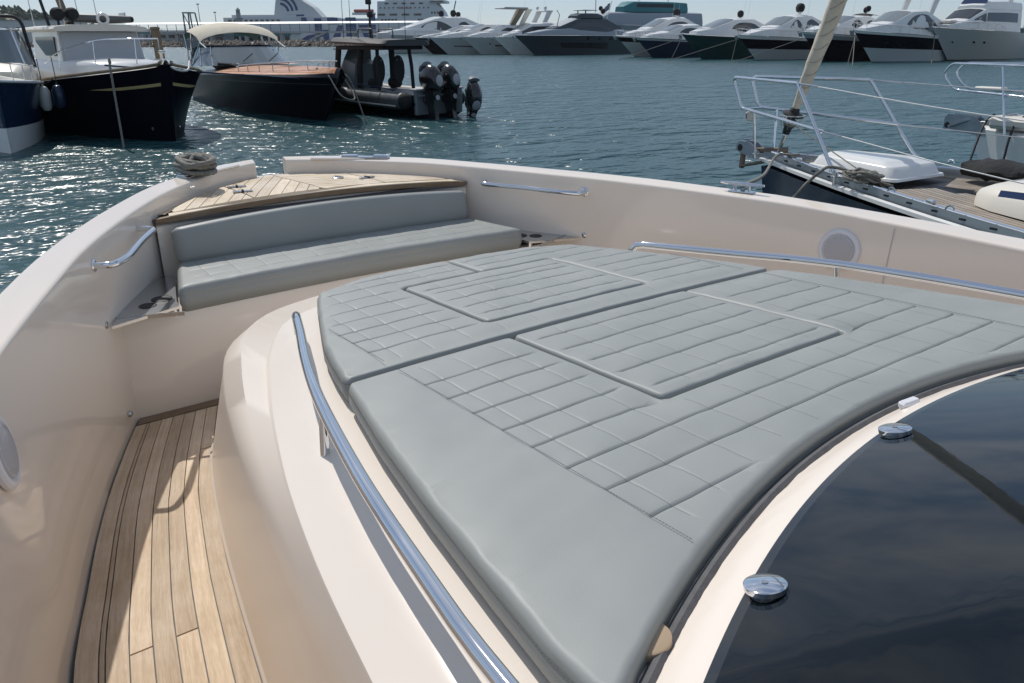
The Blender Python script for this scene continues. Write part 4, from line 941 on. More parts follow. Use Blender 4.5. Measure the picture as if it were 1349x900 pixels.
def rail(root, pts, r, posts=(), name='bow_rail', mt='chrome', zbase=None):
    o = MB().tube([tuple(p) for p in pts], r, n=6).build(name, mt, root)
    for p, q in posts: MB().tube([tuple(p), tuple(q)], r*.85, n=6).build('stanchion', mt, root)
    return o
def shell(root, nm, mt, st, zb, n=9, cap=True, crown=.06, edge=.08):
    """rounded superstructure from stations (x, z_top, half width)"""
    R_ = []
    for x, zt_, w_ in st:
        z0 = zb(x) if callable(zb) else zb; h_ = max(zt_-z0, .02); wt = w_*.86
        R_.append([(x, w_, z0), (x, w_*.985, z0+h_*.35), (x, wt+(w_-wt)*.35, z0+h_*.80), (x, wt, z0+h_*.95), (x, wt*.82, z0+h_), (x, 0, z0+h_+crown*w_*.6), (x, -wt*.82, z0+h_), (x, -wt, z0+h_*.95), (x, -wt-(w_-wt)*.35, z0+h_*.80), (x, -w_*.985, z0+h_*.35), (x, -w_, z0)])
    return MB().loft(R_, cap0=cap, cap1=cap).build(nm, mt, root, sharp=50)
def interp_st(st, x):
    xs = [-s_[0] for s_ in st]; return np.interp(-x, xs, [s_[1] for s_ in st]), np.interp(-x, xs, [s_[2] for s_ in st])
def side_window(root, st, zb, x0, x1, v0, v1, nm='side_window', mt='darkglass', arch=0.0, n=12, sides=(1, -1), out=.015):
    for s in sides:
        lo, hi = [], []
        for k in range(n+1):
            u = k/n; x = x0+(x1-x0)*u; zt_, w_ = interp_st(st, x); z0 = zb(x) if callable(zb) else zb; h_ = max(zt_-z0, .02); wt = w_*.86
            def y_at(v): return np.interp(v, [0, .35, .80, .95], [w_, w_*.985, wt+(w_-wt)*.35, wt])
            a = v0; b_ = v1 if not arch else v0+(v1-v0)*max(.04, math.sin(PI*(u**arch)))**.55
            lo.append((x, s*(y_at(a)+out), z0+h_*a)); hi.append((x, s*(y_at(b_)+out), z0+h_*b_))
        lo2 = [(p[0], p[1]-s*.02, p[2]) for p in lo]; hi2 = [(p[0], p[1]-s*.02, p[2]) for p in hi]
        MB().loft([lo2, lo, hi, hi2]).build(nm, mt, root, sharp=30)
def front_window(root, st, zb, x0, x1, u=.8, nm='windscreen', mt='darkglass', n=10, wrap=0.0):
    R_ = []
    for k in range(n+1):
        x = x0+(x1-x0)*k/n; zt_, w_ = interp_st(st, x); z0 = zb(x) if callable(zb) else zb; h_ = max(zt_-z0, .02); wt = w_*.86; cr = .09*w_*.6
        R_.append([(x, wt*u*q, z0+h_+(cr*(1-abs(q)*u/.82) if abs(q)*u < .82 else -h_*.05*(abs(q)*u-.82)/.18)+.03) for q in (1, .75, .4, 0, -.4, -.75, -1)])
    MB().loft(R_).build(nm, mt, root)
def dome(root, p, r, mt='cloth_black'):
    o = MB().lathe([(r*.55, -r*1.0), (r*.8, -r*.8), (r, -r*.1), (r*.93, r*.4), (r*.7, r*.78), (r*.35, r*.97), (0, r)], p, n=16).build('radar_dome', mt, root)
    MB().lathe([(r*.35, -r*1.35), (r*.35, -r*1.0)], p, n=10).build('dome_base', 'white', o)
def antenna(root, p, h_, lean=.12, r=.02, mt='white'): MB().tube([p, (p[0]-h_*lean, p[1], p[2]+h_)], [r, r*.5], n=5).build('antenna', mt, root)
def fender(p, r, L_, mt, label, group=None):
    o = MB().lathe([(.02, L_/2+.08), (.035, L_/2+.03), (r*.6, L_/2), (r, L_/2-.12), (r, -L_/2+.12), (r*.6, -L_/2), (.03, -L_/2-.02), (0, -L_/2-.02)], (0, 0, 0), n=14).build('fender', mt, None); o.location = p
    ln = MB().tube([(0, 0, L_/2+.06), (.02, 0, L_/2+.75)], .012, n=6).build('fender_line', 'black', o); return tag(o, label, 'fender', group)

# ================================================================== NAVY LOBSTER-STYLE MOTORBOAT, bow on
lb = thing('motorboat', (23.5, -3.75, 0), 'dark navy motorboat with white pilothouse and canvas screen cover facing the camera', 'motorboat', rz=rad(187))
hl = dict(L=11.5, B=2.25, zb=2.12, zs=1.15, rake=.25, pd=3.8, md=.55, bn=.14, pw=2.4, bw=.90, fl=1.5, vs=1.0, zp=.62)
hull(lb, hl, [(0, .14, 'boot_stripe', 'blackhull'), (.14, .975, 'hull', 'blackhull')])
for s in (1, -1):
    ts = np.linspace(0, 1, 34)**1.3
    a = [hull_pt(hl, t, 1, s) for t in ts]; MB().tube([p+Vector((0, s*.01, 0)) for p in a], .045, n=8).build('gunwale', 'woodpost', lb)
    ts = np.linspace(.012, .17, 14); MB().loft([[hull_pt(hl, t, .80, s)+Vector((.012, s*.014, 0)) for t in ts], [hull_pt(hl, t, .80-.035*min(1, (.18-t)/.08), s)+Vector((.012, s*.014, 0)) for t in ts]]).build('cove_stripe', 'gold', lb)
    MB().lathe([(.05, 0), (.05, .03), (.0, .03)], hull_pt(hl, .05, .28, s)+Vector((0, s*.0, 0)), axis=(.3, s, 0), n=12).build('skin_fitting', 'steel', lb)
deck_sheet(lb, hl, 'deck', 'offwhite', v=.975, inset=.05, crown=.12)
zb_l = lambda x: hull_pt(hl, min(1, -x/11.5), .975, 1).z
st = [(-3.0, 1.92, .55), (-3.15, 2.02, .95), (-3.6, 2.10, 1.25), (-6.0, 2.12, 1.5), (-9.6, 2.10, 1.55)]
shell(lb, 'trunk_cabin', 'white', st, 1.35)
ph = [(-5.25, 2.05, 1.46), (-5.5, 3.00, 1.46), (-8.2, 3.02, 1.50)]
MB().loft([[(-5.15, 1.24, 1.75), (-5.42, 1.18, 2.96), (-5.42, -1.18, 2.96), (-5.15, -1.24, 1.75)], [(-8.2, 1.30, 1.75), (-8.2, 1.24, 2.98), (-8.2, -1.24, 2.98), (-8.2, -1.30, 1.75)]], closed=True, cap0=True, cap1=True).build('pilothouse', 'white', lb, smooth=False)
MB().loft([[(-5.11, 1.18, 2.06), (-5.34, 1.12, 2.90)], [(-5.07, .7, 2.05), (-5.30, .68, 2.92)], [(-5.06, 0, 2.05), (-5.29, 0, 2.92)], [(-5.07, -.7, 2.05), (-5.30, -.68, 2.92)], [(-5.11, -1.18, 2.06), (-5.34, -1.12, 2.90)]]).build('windscreen_cover', 'canvas_grey', lb)
for y in (1.235, -1.235): MB().box((-6.8, y, 2.5), (2.2, .03, .55)).build('side_window', 'darkglass', lb, smooth=False)
MB().loft([[(x, w_, z) for w_, z in ((1.32, 2.94), (1.38, 3.0), (1.31, 3.07), (.8, 3.13), (0, 3.15), (-.8, 3.13), (-1.31, 3.07), (-1.38, 3.0), (-1.32, 2.94))] for x in (-5.0, -5.06, -9.4)], closed=True, cap0=True, cap1=True).build('hardtop', 'offwhite', lb, sharp=45)
a = [Vector(p) for p in ((-5.3, 1.72, 2.02), (-4.2, 1.55, 2.36), (-2.6, 1.0, 2.66), (-1.6, .45, 2.72), (-1.5, 0, 2.72), (-1.6, -.45, 2.72))]; a = [Vector((p.x, -p.y, p.z)) for p in a]
rail(lb, spline([p[:] for p in a], 30), .016, [((-2.6, -1.0, 2.66), (-2.6, -1.05, 2.0)), ((-4.2, -1.55, 2.36), (-4.2, -1.6, 1.85)), ((-1.55, -.2, 2.72), (-1.55, -.25, 2.05)), ((-1.6, .45, 2.72), (-1.6, .45, 2.05))])
for y in (-.78, -.36): 
    o = MB().lathe([(.02, -.20), (.16, -.16), (.20, -.02), (.20, .12), (.15, .20), (0, .22)], (-6.6, y, 3.46), axis=(1, .1, 0), n=18).build('searchlight', 'cloth_black', lb); MB().tube([(-6.6, y, 3.1), (-6.6, y, 3.36)], .04, n=8).build('lamp_post', 'black', o)
MB().tube([(-7.2, -.92, 3.1), (-8.0, -1.25, 6.8)], [.05, .04], n=8).build('mast', 'black', lb)
for y, x, h_ in ((-1.3, -7.4, 4.2), (-.5, -7.0, 4.5), (1.0, -8.6, 4.4), (.35, -8.4, 4.2)): antenna(lb, (x, y, 3.1), h_, .15, .016)
MB().box((-.35, -.02, 2.17), (.5, .16, .08), bev=.03).build('bow_chock', 'chrome', lb); MB().lathe([(.05, 0), (.06, .20), (.09, .24), (.09, .28), (0, .30)], (-.9, .25, 2.12), n=12).build('bollard', 'steel', lb)
Ml = Matrix.Translation(lb.location) @ Matrix.Rotation(rad(187), 4, 'Z')
# inflatable tender on the roof
td = thing('inflatable_tender', Ml @ Vector((-8.0, .72, 3.14)), 'grey inflatable tender with a white life ring carried on the pilothouse roof', 'tender', rz=rad(187-94))
for s in (1, -1):
    MB().tube([(1.10, .02*s, .32), (.98, .26*s, .29), (.7, .45*s, .24), (-.5, .52*s, .20), (-1.0, .52*s, .20)], [.10, .12, .13, .13, .11], n=12).build('tube', 'tube_grey', td)
    MB().lathe([(.11, 0), (.08, .1), (0, .13)], (-1.0, .52*s, .20), axis=(-1, 0, 0), n=12).build('tube_cone', 'cloth_black', td)
MB().box((0, 0, .14), (1.8, .7, .06), bev=.02).build('floor', 'rib_grey', td); MB().box((-.9, 0, .28), (.06, .75, .3), bev=.02).build('transom', 'white', td)
MB().tube([(.0, .74+.0, .30+0)]+[] if False else [(-.1+.16*math.cos(a), .70, .20+.16*math.sin(a)) for a in np.linspace(0, 2*PI, 20, endpoint=False)], .05, n=8, closed=True).build('life_ring', 'white', td)
pm = thing('wooden_mast', Ml @ Vector((-8.6, .05, 3.14)), 'varnished wooden signal mast leaning above the white pilothouse roof', 'mast')
MB().tube([(0, 0, 0), (.2, .75, 3.8)], [.12, .09], n=10).build('pole', 'woodpost', pm); MB().tube([(.12, .2, 2.6), (.12, .95, 2.75)], .03, n=6).build('spreader', 'black', pm)
fender(Ml @ Vector((-2.9, -2.45, 1.15)), .16, .62, 'fender_w', 'long white fender hanging between the navy motorboat and the blue boat left of it')
fender(Ml @ Vector((-2.6, -2.15, 1.2)), .17, .6, 'navy', 'navy blue fender hanging on the side of the navy motorboat')
mline('mooring_line', [Ml @ Vector((-.55, -1.25, 2.12)), Ml @ Vector((-.3, -1.35, 2.05)), Ml @ Vector((.1, -1.5, -.15))], .028, 'grey mooring line running down the navy motorboat bow into the water')
mline('mooring_line', [Ml @ Vector((-.3, .05, 2.14)), Ml @ Vector((.10, .20, 1.93)), Ml @ Vector((.02, .55, 1.90)), Ml @ Vector((-.4, .80, 2.12))], .028, 'pale mooring rope looped in a bight over the navy motorboat bow', 'fender_w')
wp = thing('mooring_pile', (29.5, -5.0, 0), 'weathered brown mooring pile standing beside the white pilothouse', 'pile'); MB().tube([(0, 0, -1), (.02, .02, 1.6), (-.15, .10, 3.0)], [.17, .16, .14], n=12).build('post', 'woodpost', wp); MB().lathe([(.145, 0), (.16, .02), (.15, .08), (0, .10)], (-.15, .10, 3.0), n=12).build('post_cap', 'rust', wp)

# ================================================================== BLUE BOAT AT THE LEFT EDGE
b1 = thing('motorboat', (23.6, .30, 0), 'blue and white open motorboat with wraparound windscreen cut by the left edge', 'motorboat', rz=rad(178))
h1 = dict(L=9, B=1.30, zb=1.80, zs=1.30, rake=.06, pd=2.8, md=.5, bn=.06, pw=2.2, bw=.90, fl=1.2, vs=1.0)
hull(b1, h1, [(0, .44, 'hull_bottom', 'white'), (.44, .96, 'hull', 'navy')]); deck_sheet(b1, h1, 'deck', 'offwhite', v=.985, inset=.03, crown=.18); sheer_tube(b1, h1, 'rub_rail', 'white', .04, v=.985)
st = [(-1.9, 1.9, .7), (-2.6, 2.1, 1.05), (-5.0, 2.05, 1.3), (-8.5, 1.9, 1.35)]
shell(b1, 'cuddy', 'offwhite', st, 1.3)
R_ = []
for k in range(13):
    a = PI*(k/12-.5)*1.1; x = -3.1-1.3*(1-math.cos(a)); y = 1.2*math.sin(a)/math.sin(PI*.55); R_.append([(x, y, 2.02), (x-.75, y*.86, 2.98)])
ws = MB().loft(R_).build('windscreen', 'clearglass', b1); MB().tube([r_[1] for r_ in R_], .035, n=6).build('windscreen_frame', 'chrome', ws)
for k in (3, 6, 9): MB().tube([R_[k][0], R_[k][1]], .025, n=6).build('windscreen_post', 'chrome', ws)
MB().tube(fillet([(-4.9, 1.25, 1.9), (-5.2, 1.15, 3.35), (-5.2, -1.15, 3.35), (-4.9, -1.25, 1.9)], .3, 7), .05, n=8).build('roll_bar', 'black', b1)
MB().tube([(-4.05, -.25+.2*math.cos(a), 2.45+.2*math.sin(a)) for a in np.linspace(0, 2*PI, 20, endpoint=False)], .025, n=6, closed=True).build('steering_wheel', 'black', b1)
for y in (-.25, .45): MB().loft([[(x, y+.25*math.cos(a)*w_, 2.25+.38*math.sin(a)*w_) for a in np.linspace(0, 2*PI, 14, endpoint=False)] for x, w_ in ((-4.5, .9), (-4.56, 1), (-4.66, .95))], closed=True, cap0=True, cap1=True).build('seat_back', 'leather', b1)
for s in (1, -1):
    a = [hull_pt(h1, t, 1, s)+Vector((0, -s*.06, .42-.2*t)) for t in np.linspace(.02, .36, 12)]
    rail(b1, a, .014, [(p, p+Vector((0, 0, -.42))) for p in a[::2]])
mline('mooring_line', [(27.5, -.85, 1.62), (27.2, -.95, 1.45), (26.6, -1.1, 1.5), (26.2, -1.35, 1.72)], .016, 'black rope strung between the blue boat and the navy motorboat', 'black')

# ================================================================== MAHOGANY RUNABOUT
rb = thing('runabout', (24.6, -9.35, 0), 'long dark runabout with mahogany foredeck, wraparound windscreen and cream bimini', 'runabout', rz=rad(176))
hr = dict(L=17, B=2.15, zb=1.52, zs=1.05, rake=2.3, pd=2.5, md=.6, bn=.12, pw=1.9, bw=.80, fl=1.5, vs=1.25, zp=.9, sag=-.12)
hull(rb, hr, [(0, .12, 'boot_stripe', 'white'), (.12, .86, 'hull', 'blackhull'), (.872, .99, 'sheer_band', 'blackhull')])
for s in (1, -1): MB().loft([[hull_pt(hr, t, .86, s)+Vector((0, s*.012, 0)) for t in np.linspace(0, 1, 34)**1.3], [hull_pt(hr, t, .866, s)+Vector((0, s*.03, 0)) for t in np.linspace(0, 1, 34)**1.3], [hull_pt(hr, t, .872, s)+Vector((0, s*.012, 0)) for t in np.linspace(0, 1, 34)**1.3]]).build('rub_rail', 'chrome', rb)
deck_sheet(rb, hr, 'deck_margin', 'blackhull', v=.99, inset=.0, crown=.30)
# mahogany boards of the foredeck, each its own part
def rdk(t, k, dz): p = hull_pt(hr, t, .99, 1); y = max(p.y-.10*min(1, t/.05), .0); return (p.x, y*k, p.z+.30*(1-(y*k/max(p.y, .01))**2)+dz)
ks = np.linspace(-1, 1, 15)
for k0, k1 in zip(ks[:-1], ks[1:]):
    ts = np.linspace(.02, .60, 26); g_ = .012
    a = [rdk(t, k0+g_, .016) for t in ts]; b_ = [rdk(t, k1-g_, .016) for t in ts]; mb = MB(); mb.loft([a, b_]); mb.uv = [(v[0], v[1]) for v in mb.v]; mb.build('foredeck_plank', 'mahogany', rb)
MB().loft([[rdk(t, k, .008) for k in np.linspace(-1, 1, 9)] for t in np.linspace(.02, .6, 20)]).build('deck_seams', 'offwhite', rb)
for t0, t1 in ((.26, .34),): MB().loft([[rdk(t, k, .10) for k in (-.25, 0, .25)] for t in (t0, t1)]).build('foredeck_hatch', 'mahogany', rb)
R_ = []
for k in range(17):
    u = k/16*2-1; a = u*PI*.5; x = -10.2-2.9*(1-math.cos(a))**1.0; y = 1.95*math.sin(a); R_.append([(x, y, 1.68-.10*abs(u)), (x-1.25, y*.84, 2.42-.06*abs(u)**2)])
for s in (1, -1): R_ = R_
ext = lambda s: [[(-15.2, s*2.0, 1.45), (-15.2, s*1.95, 1.5)]]
ws = MB().loft(ext(-1)+R_+ext(1)).build('windscreen', 'clearglass', rb); MB().tube([r_[1] for r_ in ext(-1)+R_+ext(1)], .045, n=6).build('windscreen_frame', 'blackhull', ws)
for k in (1, 3, 13, 15): MB().tube([R_[k][0], R_[k][1]], .03, n=6).build('windscreen_post', 'chrome', ws)
MB().loft([[(-9.6, -.9, 1.60), (-9.6, .9, 1.60)], [(-10.0, -1.3, 1.72), (-10.0, 1.3, 1.72)], [(-11.4, -1.7, 1.76), (-11.4, 1.7, 1.76)]]).build('dashboard', 'blackhull', rb)
for y in (.5, -.6): MB().tube([(-10.35, y, 1.80), (-10.6, y+.5, 2.12)], .02, n=5).build('wiper', 'black', ws)
R_ = []
for x, z, w_ in ((-13.0, 2.98, 1.80), (-13.3, 3.20, 1.86), (-14.2, 3.38, 1.9), (-15.2, 3.42, 1.9), (-16.2, 3.30, 1.85), (-16.9, 3.00, 1.8)):
    R_.append([(x, w_*math.sin(a), z-.55*(1-math.cos(a))) for a in np.linspace(-PI*.42, PI*.42, 11)])
bm_ = MB().loft(R_).build('bimini', 'canvas_cream', rb)
for i in (0, 2, 4): MB().tube([R_[i][0], (-14.4, -1.98, 1.4)], .025, n=6).build('bimini_frame', 'chrome', bm_); MB().tube([R_[i][-1], (-14.4, 1.98, 1.4)], .025, n=6).build('bimini_frame', 'chrome', bm_)
for s in (1, -1):
    MB().tube([R_[0][0] if s < 0 else R_[0][-1], (-11.9, s*1.72, 2.34)], .03, n=6).build('bimini_strut', 'white', bm_)
    a = [hull_pt(hr, t, 1, s)+Vector((0, -s*.45*min(1, t/.06), .50-.55*max(0, t-.1))) for t in np.linspace(.03, .42, 14)]
    rail(rb, a, .02, [(p, p-Vector((0, 0, .42))) for p in a[1::2]], mt='steel')
MB().box((-13.6, .5, 1.7), (1.4, .9, .7), bev=.2).build('seat', 'leather', rb); MB().box((-13.6, -.7, 1.7), (1.4, .9, .7), bev=.2).build('seat', 'leather', rb)
for x, y in ((-.9, .12), (-.9, -.12), (-1.6, .3), (-1.6, -.3)): MB().lathe([(.03, 0), (.04, .10), (.06, .12), (0, .15)], (x, y, 1.66), n=10).build('deck_cleat', 'chrome', rb)
Mr = Matrix.Translation(rb.location) @ Matrix.Rotation(rad(176), 4, 'Z')
mline('mooring_line', [Mr @ Vector((-1.2, .35, 1.62)), Mr @ Vector((-.95, .62, 1.35)), Mr @ Vector((-.7, 1.0, -.1))], .022, 'rope hanging straight from the runabout bow into the water')
mline('mooring_line', [Mr @ Vector((-.7, .15, 1.66)), Mr @ Vector((-.35, .35, 1.2)), Mr @ Vector((.15, .30, .85)), Mr @ Vector((.6, -.3, 1.0)), Mr @ Vector((.1, -.5, 1.6))], .022, 'slack rope loop hanging from the runabout bow towards the black inflatable boat')
mline('mooring_line', [Ml @ Vector((-.9, -1.3, 2.05)), Mr @ Vector((-3.2, 2.5, 1.0)), Mr @ Vector((-1.8, 4.3, -.1))], .022, 'faint blue mooring line slanting across the dark runabout hull', 'navy')

# ================================================================== BLACK RIB WITH THREE OUTBOARDS
ri = thing('inflatable_boat', (25.4, -13.35, 0), 'black rigid inflatable boat with a dark T-top roof and three outboard engines', 'inflatable boat', rz=rad(7))
for s in (1, -1):
    pth = [(.35, 1.22*s, .60), (1.0, 1.25*s, .60), (6.2, 1.25*s, .66), (8.2, .95*s, .80), (9.6, .35*s, .98), (9.9, 0, 1.02)]
    tb = MB().tube([tuple(p) for p in spline(pth, 30)], [.30]*28+[.29, .28], n=18).build('tube', 'tube_grey', ri)
    MB().lathe([(.30, 0), (.285, .12), (.20, .26), (.08, .32), (0, .33)], (.35, 1.22*s, .60), axis=(-1, 0, 0), n=18).build('tube_cone', 'cloth_black', tb)
    MB().tube([(.5, 1.53*s, .44), (3, 1.56*s, .46), (6.2, 1.55*s, .52)], .028, n=6).build('rubbing_strip', 'fender_w', tb)
    for x in (1.5, 3.9): MB().tube([(x, 1.25*s+.306*math.cos(a), .61+.306*math.sin(a)) for a in np.linspace(0, 2*PI, 18, endpoint=False)], .012, n=5, closed=True).build('tube_seam', 'black', tb)
R_ = [[(x, w_, .55), (x, w_*.9, .1), (x, 0, -.45), (x, -w_*.9, .1), (x, -w_, .55)] for x, w_ in ((-.1, 1.1), (6, 1.1), (8.4, .7), (9.8, .05))]
MB().loft(R_, cap0=True).build('hull', 'blackhull', ri)
MB().box((3.5, 0, .80), (7.6, 2.0, .05)).build('deck', 'rib_deck', ri, smooth=False)
MB().box((-.08, 0, .55), (.16, 2.15, .86), bev=.03).build('transom', 'rib_grey', ri); MB().box((-.02, 0, 1.0), (.42, 2.2, .06), bev=.02).build('transom_shelf', 'fender_w', ri)
MB().loft([[(x, w_, .82), (x-.1, w_*.9, h_), (x-.1, -w_*.9, h_), (x, -w_, .82)] for x, w_, h_ in ((4.6, .62, 1.75), (5.4, .62, 1.95), (6.0, .5, 1.5))], closed=True, cap0=True, cap1=True).build('console', 'rib_grey', ri, sharp=30)
MB().loft([[(5.3, .6, 1.9), (5.0, .52, 2.32)], [(5.75, .3, 1.85), (5.45, .25, 2.32)], [(5.75, -.3, 1.85), (5.45, -.25, 2.32)], [(5.3, -.6, 1.9), (5.0, -.52, 2.32)]]).build('windscreen', 'clearglass', ri)
for y in (.46, -.46):
    o = MB().loft([[(3.1-.1*k, y+.27*w_*math.cos(a), 1.58+.52*hh*math.sin(a)) for a in np.linspace(0, 2*PI, 18, endpoint=False)] for k, w_, hh in ((0, .9, .95), (.5, 1, 1), (1.4, .95, .98))], closed=True, cap0=True, cap1=True).build('seat_back', 'cloth_black', ri, sharp=50)
    MB().box((3.3, y, 1.08), (.52, .5, .36), bev=.10).build('seat_base', 'cloth_black', o)
    for d in (-.09, .09): MB().box((3.04, y+d, 1.92), (.22, .07, .10), bev=.03).build('headrest_slot', 'rib_deck', o)
    MB().tube([(3.2, y, .82), (3.2, y, 1.0)], .05, n=8).build('seat_post', 'steel', o)
for x, y, lean in ((5.6, .75, .15), (5.6, -.75, .15), (3.9, .78, .1), (3.9, -.78, .1), (2.55, .80, -.1), (2.55, -.80, -.1)):
    MB().tube([(x, y, .82), (x-lean*.4, y*.98, 1.7), (x-lean, y*.9, 2.42)], .12 if x > 3 else .07, n=8).build('roof_pillar', 'cloth_black', ri)
MB().loft([[(x, w_, z0), (x, w_*1.04, z0+.08), (x, w_*.9, z0+.20), (x, 0, z0+.23), (x, -w_*.9, z0+.20), (x, -w_*1.04, z0+.08), (x, -w_, z0)] for x, w_, z0 in ((1.7, .95, 2.44), (1.85, 1.1, 2.44), (5.2, 1.1, 2.52), (5.6, .9, 2.54))], closed=True, cap0=True, cap1=True).build('t_top_roof', 'roof_dark', ri, sharp=35)
MB().box((3.6, 0, 2.37), (3.2, 1.9, .14), bev=.03).build('roof_underside', 'cloth_black', ri)
MB().box((5.9, .2, 2.30), (.8, .5, .05)).build('visor', 'rib_grey', ri, smooth=False)
mp_ = MB().tube([(4.0, .1, 2.66), (3.9, .1, 4.4)], [.05, .03], n=6).build('light_mast', 'black', ri)
MB().lathe([(.10, -.1), (.14, 0), (.1, .12), (0, .14)], (3.93, .1, 3.55), n=10).build('mast_light', 'black', mp_); MB().box((3.93, .14, 4.0), (.10, .26, .18), bev=.03).build('mast_camera', 'black', mp_)
MB().lathe([(.28, 0), (.28, .10), (.24, .24), (0, .30)], (3.6, -.25, 2.66), n=18).build('radar_dome', 'fender_w', ri)
for y in (.4, -.55): MB().tube(fillet([(4.4, y, 2.62), (4.4, y, 3.05), (3.4, y, 3.05), (3.4, y, 2.62)], .15, 5), .022, n=6).build('roof_rack', 'black', ri)
for p in ((4.9, .75, 2.62), (4.2, .85, 2.62), (3.0, -.85, 2.6)): antenna(ri, p, 2.2, .03, .014, 'black')
eng = thing('outboard_engine', (0, 0, 0), 'tmp', 'outboard engine'); eng['label'] = 'x'
def engine_parts(root, tilt=0):
    def q(x, w_, z0, z1): return [(x, w_*math.cos(a)*(1 if abs(math.cos(a)) > .2 else 1), (z0+z1)/2+(z1-z0)/2*math.sin(a)) for a in np.linspace(0, 2*PI, 16, endpoint=False)]
    MB().loft([q(.42, .10, 1.15, 1.45), q(.38, .20, .98, 1.62), q(.2, .27, .88, 1.74), (q(-.1, .28, .84, 1.76)), q(-.36, .25, .82, 1.66), q(-.52, .19, .86, 1.48), q(-.56, .12, .95, 1.36)], closed=True, cap0=True, cap1=True).build('cowling', 'cowl', root, sharp=60)
    MB().loft([[(-.555-.02*(k == 1), (.15-.03*(k == 1))*math.cos(a), 1.17+(.20-.03*(k == 1))*math.sin(a)) for a in np.linspace(0, 2*PI, 18, endpoint=False)] for k in (0, 1)], closed=True, cap1=True).build('cowl_badge', 'cowl_grey', root)
    MB().loft([q(.40, .16, 1.50, 1.66), q(.3, .20, 1.56, 1.80), q(.08, .20, 1.68, 1.86)], closed=True, cap0=True, cap1=True).build('air_scoop', 'rib_grey', root, sharp=60)
    MB().loft([[(.20, .17, z0*.0+.86), (-.34, .17, .86), (-.34, -.17, .86), (.20, -.17, .86)] for z0 in (0,)]+[[(.16, .11, .3), (-.22, .10, .3), (-.22, -.10, .3), (.16, -.11, .3)], [(.14, .07, -.3), (-.22, .06, -.3), (-.22, -.06, -.3), (.14, -.07, -.3)]], closed=True, cap1=True).build('leg_casing', 'cowl', root, sharp=40)
    MB().box((.34, 0, .72), (.30, .30, .50), bev=.05).build('mount_bracket', 'black', root)
    MB().lathe([(.085, 0), (.09, .02), (.05, .03), (0, .03)], (-.345, .0, .62), axis=(-1, 0, .1), n=16).build('trim_cap', 'cowl_grey', root)
engine_parts(eng)
for i, (y, lab) in enumerate(((.62, 'left outboard of the three, next to the grey transom corner'), (-.2, 'upright middle outboard of the three on the black inflatable'), (-1.05, 'right outboard of the three, tilted aft and lowest in the water'))):
    e_ = eng if i == 0 else copy_tree(eng); e_.parent = None
    p = Matrix.Translation(ri.location) @ Matrix.Rotation(rad(7), 4, 'Z') @ Vector((-.55, y, .10 if i < 2 else -.25))
    e_.location = p; e_.rotation_euler = (0, [.10, .14, -.55][i], rad(7)+[.0, -.05, -.45][i]); e_['label'] = lab; e_['group'] = 'outboard engines on the black inflatable boat'
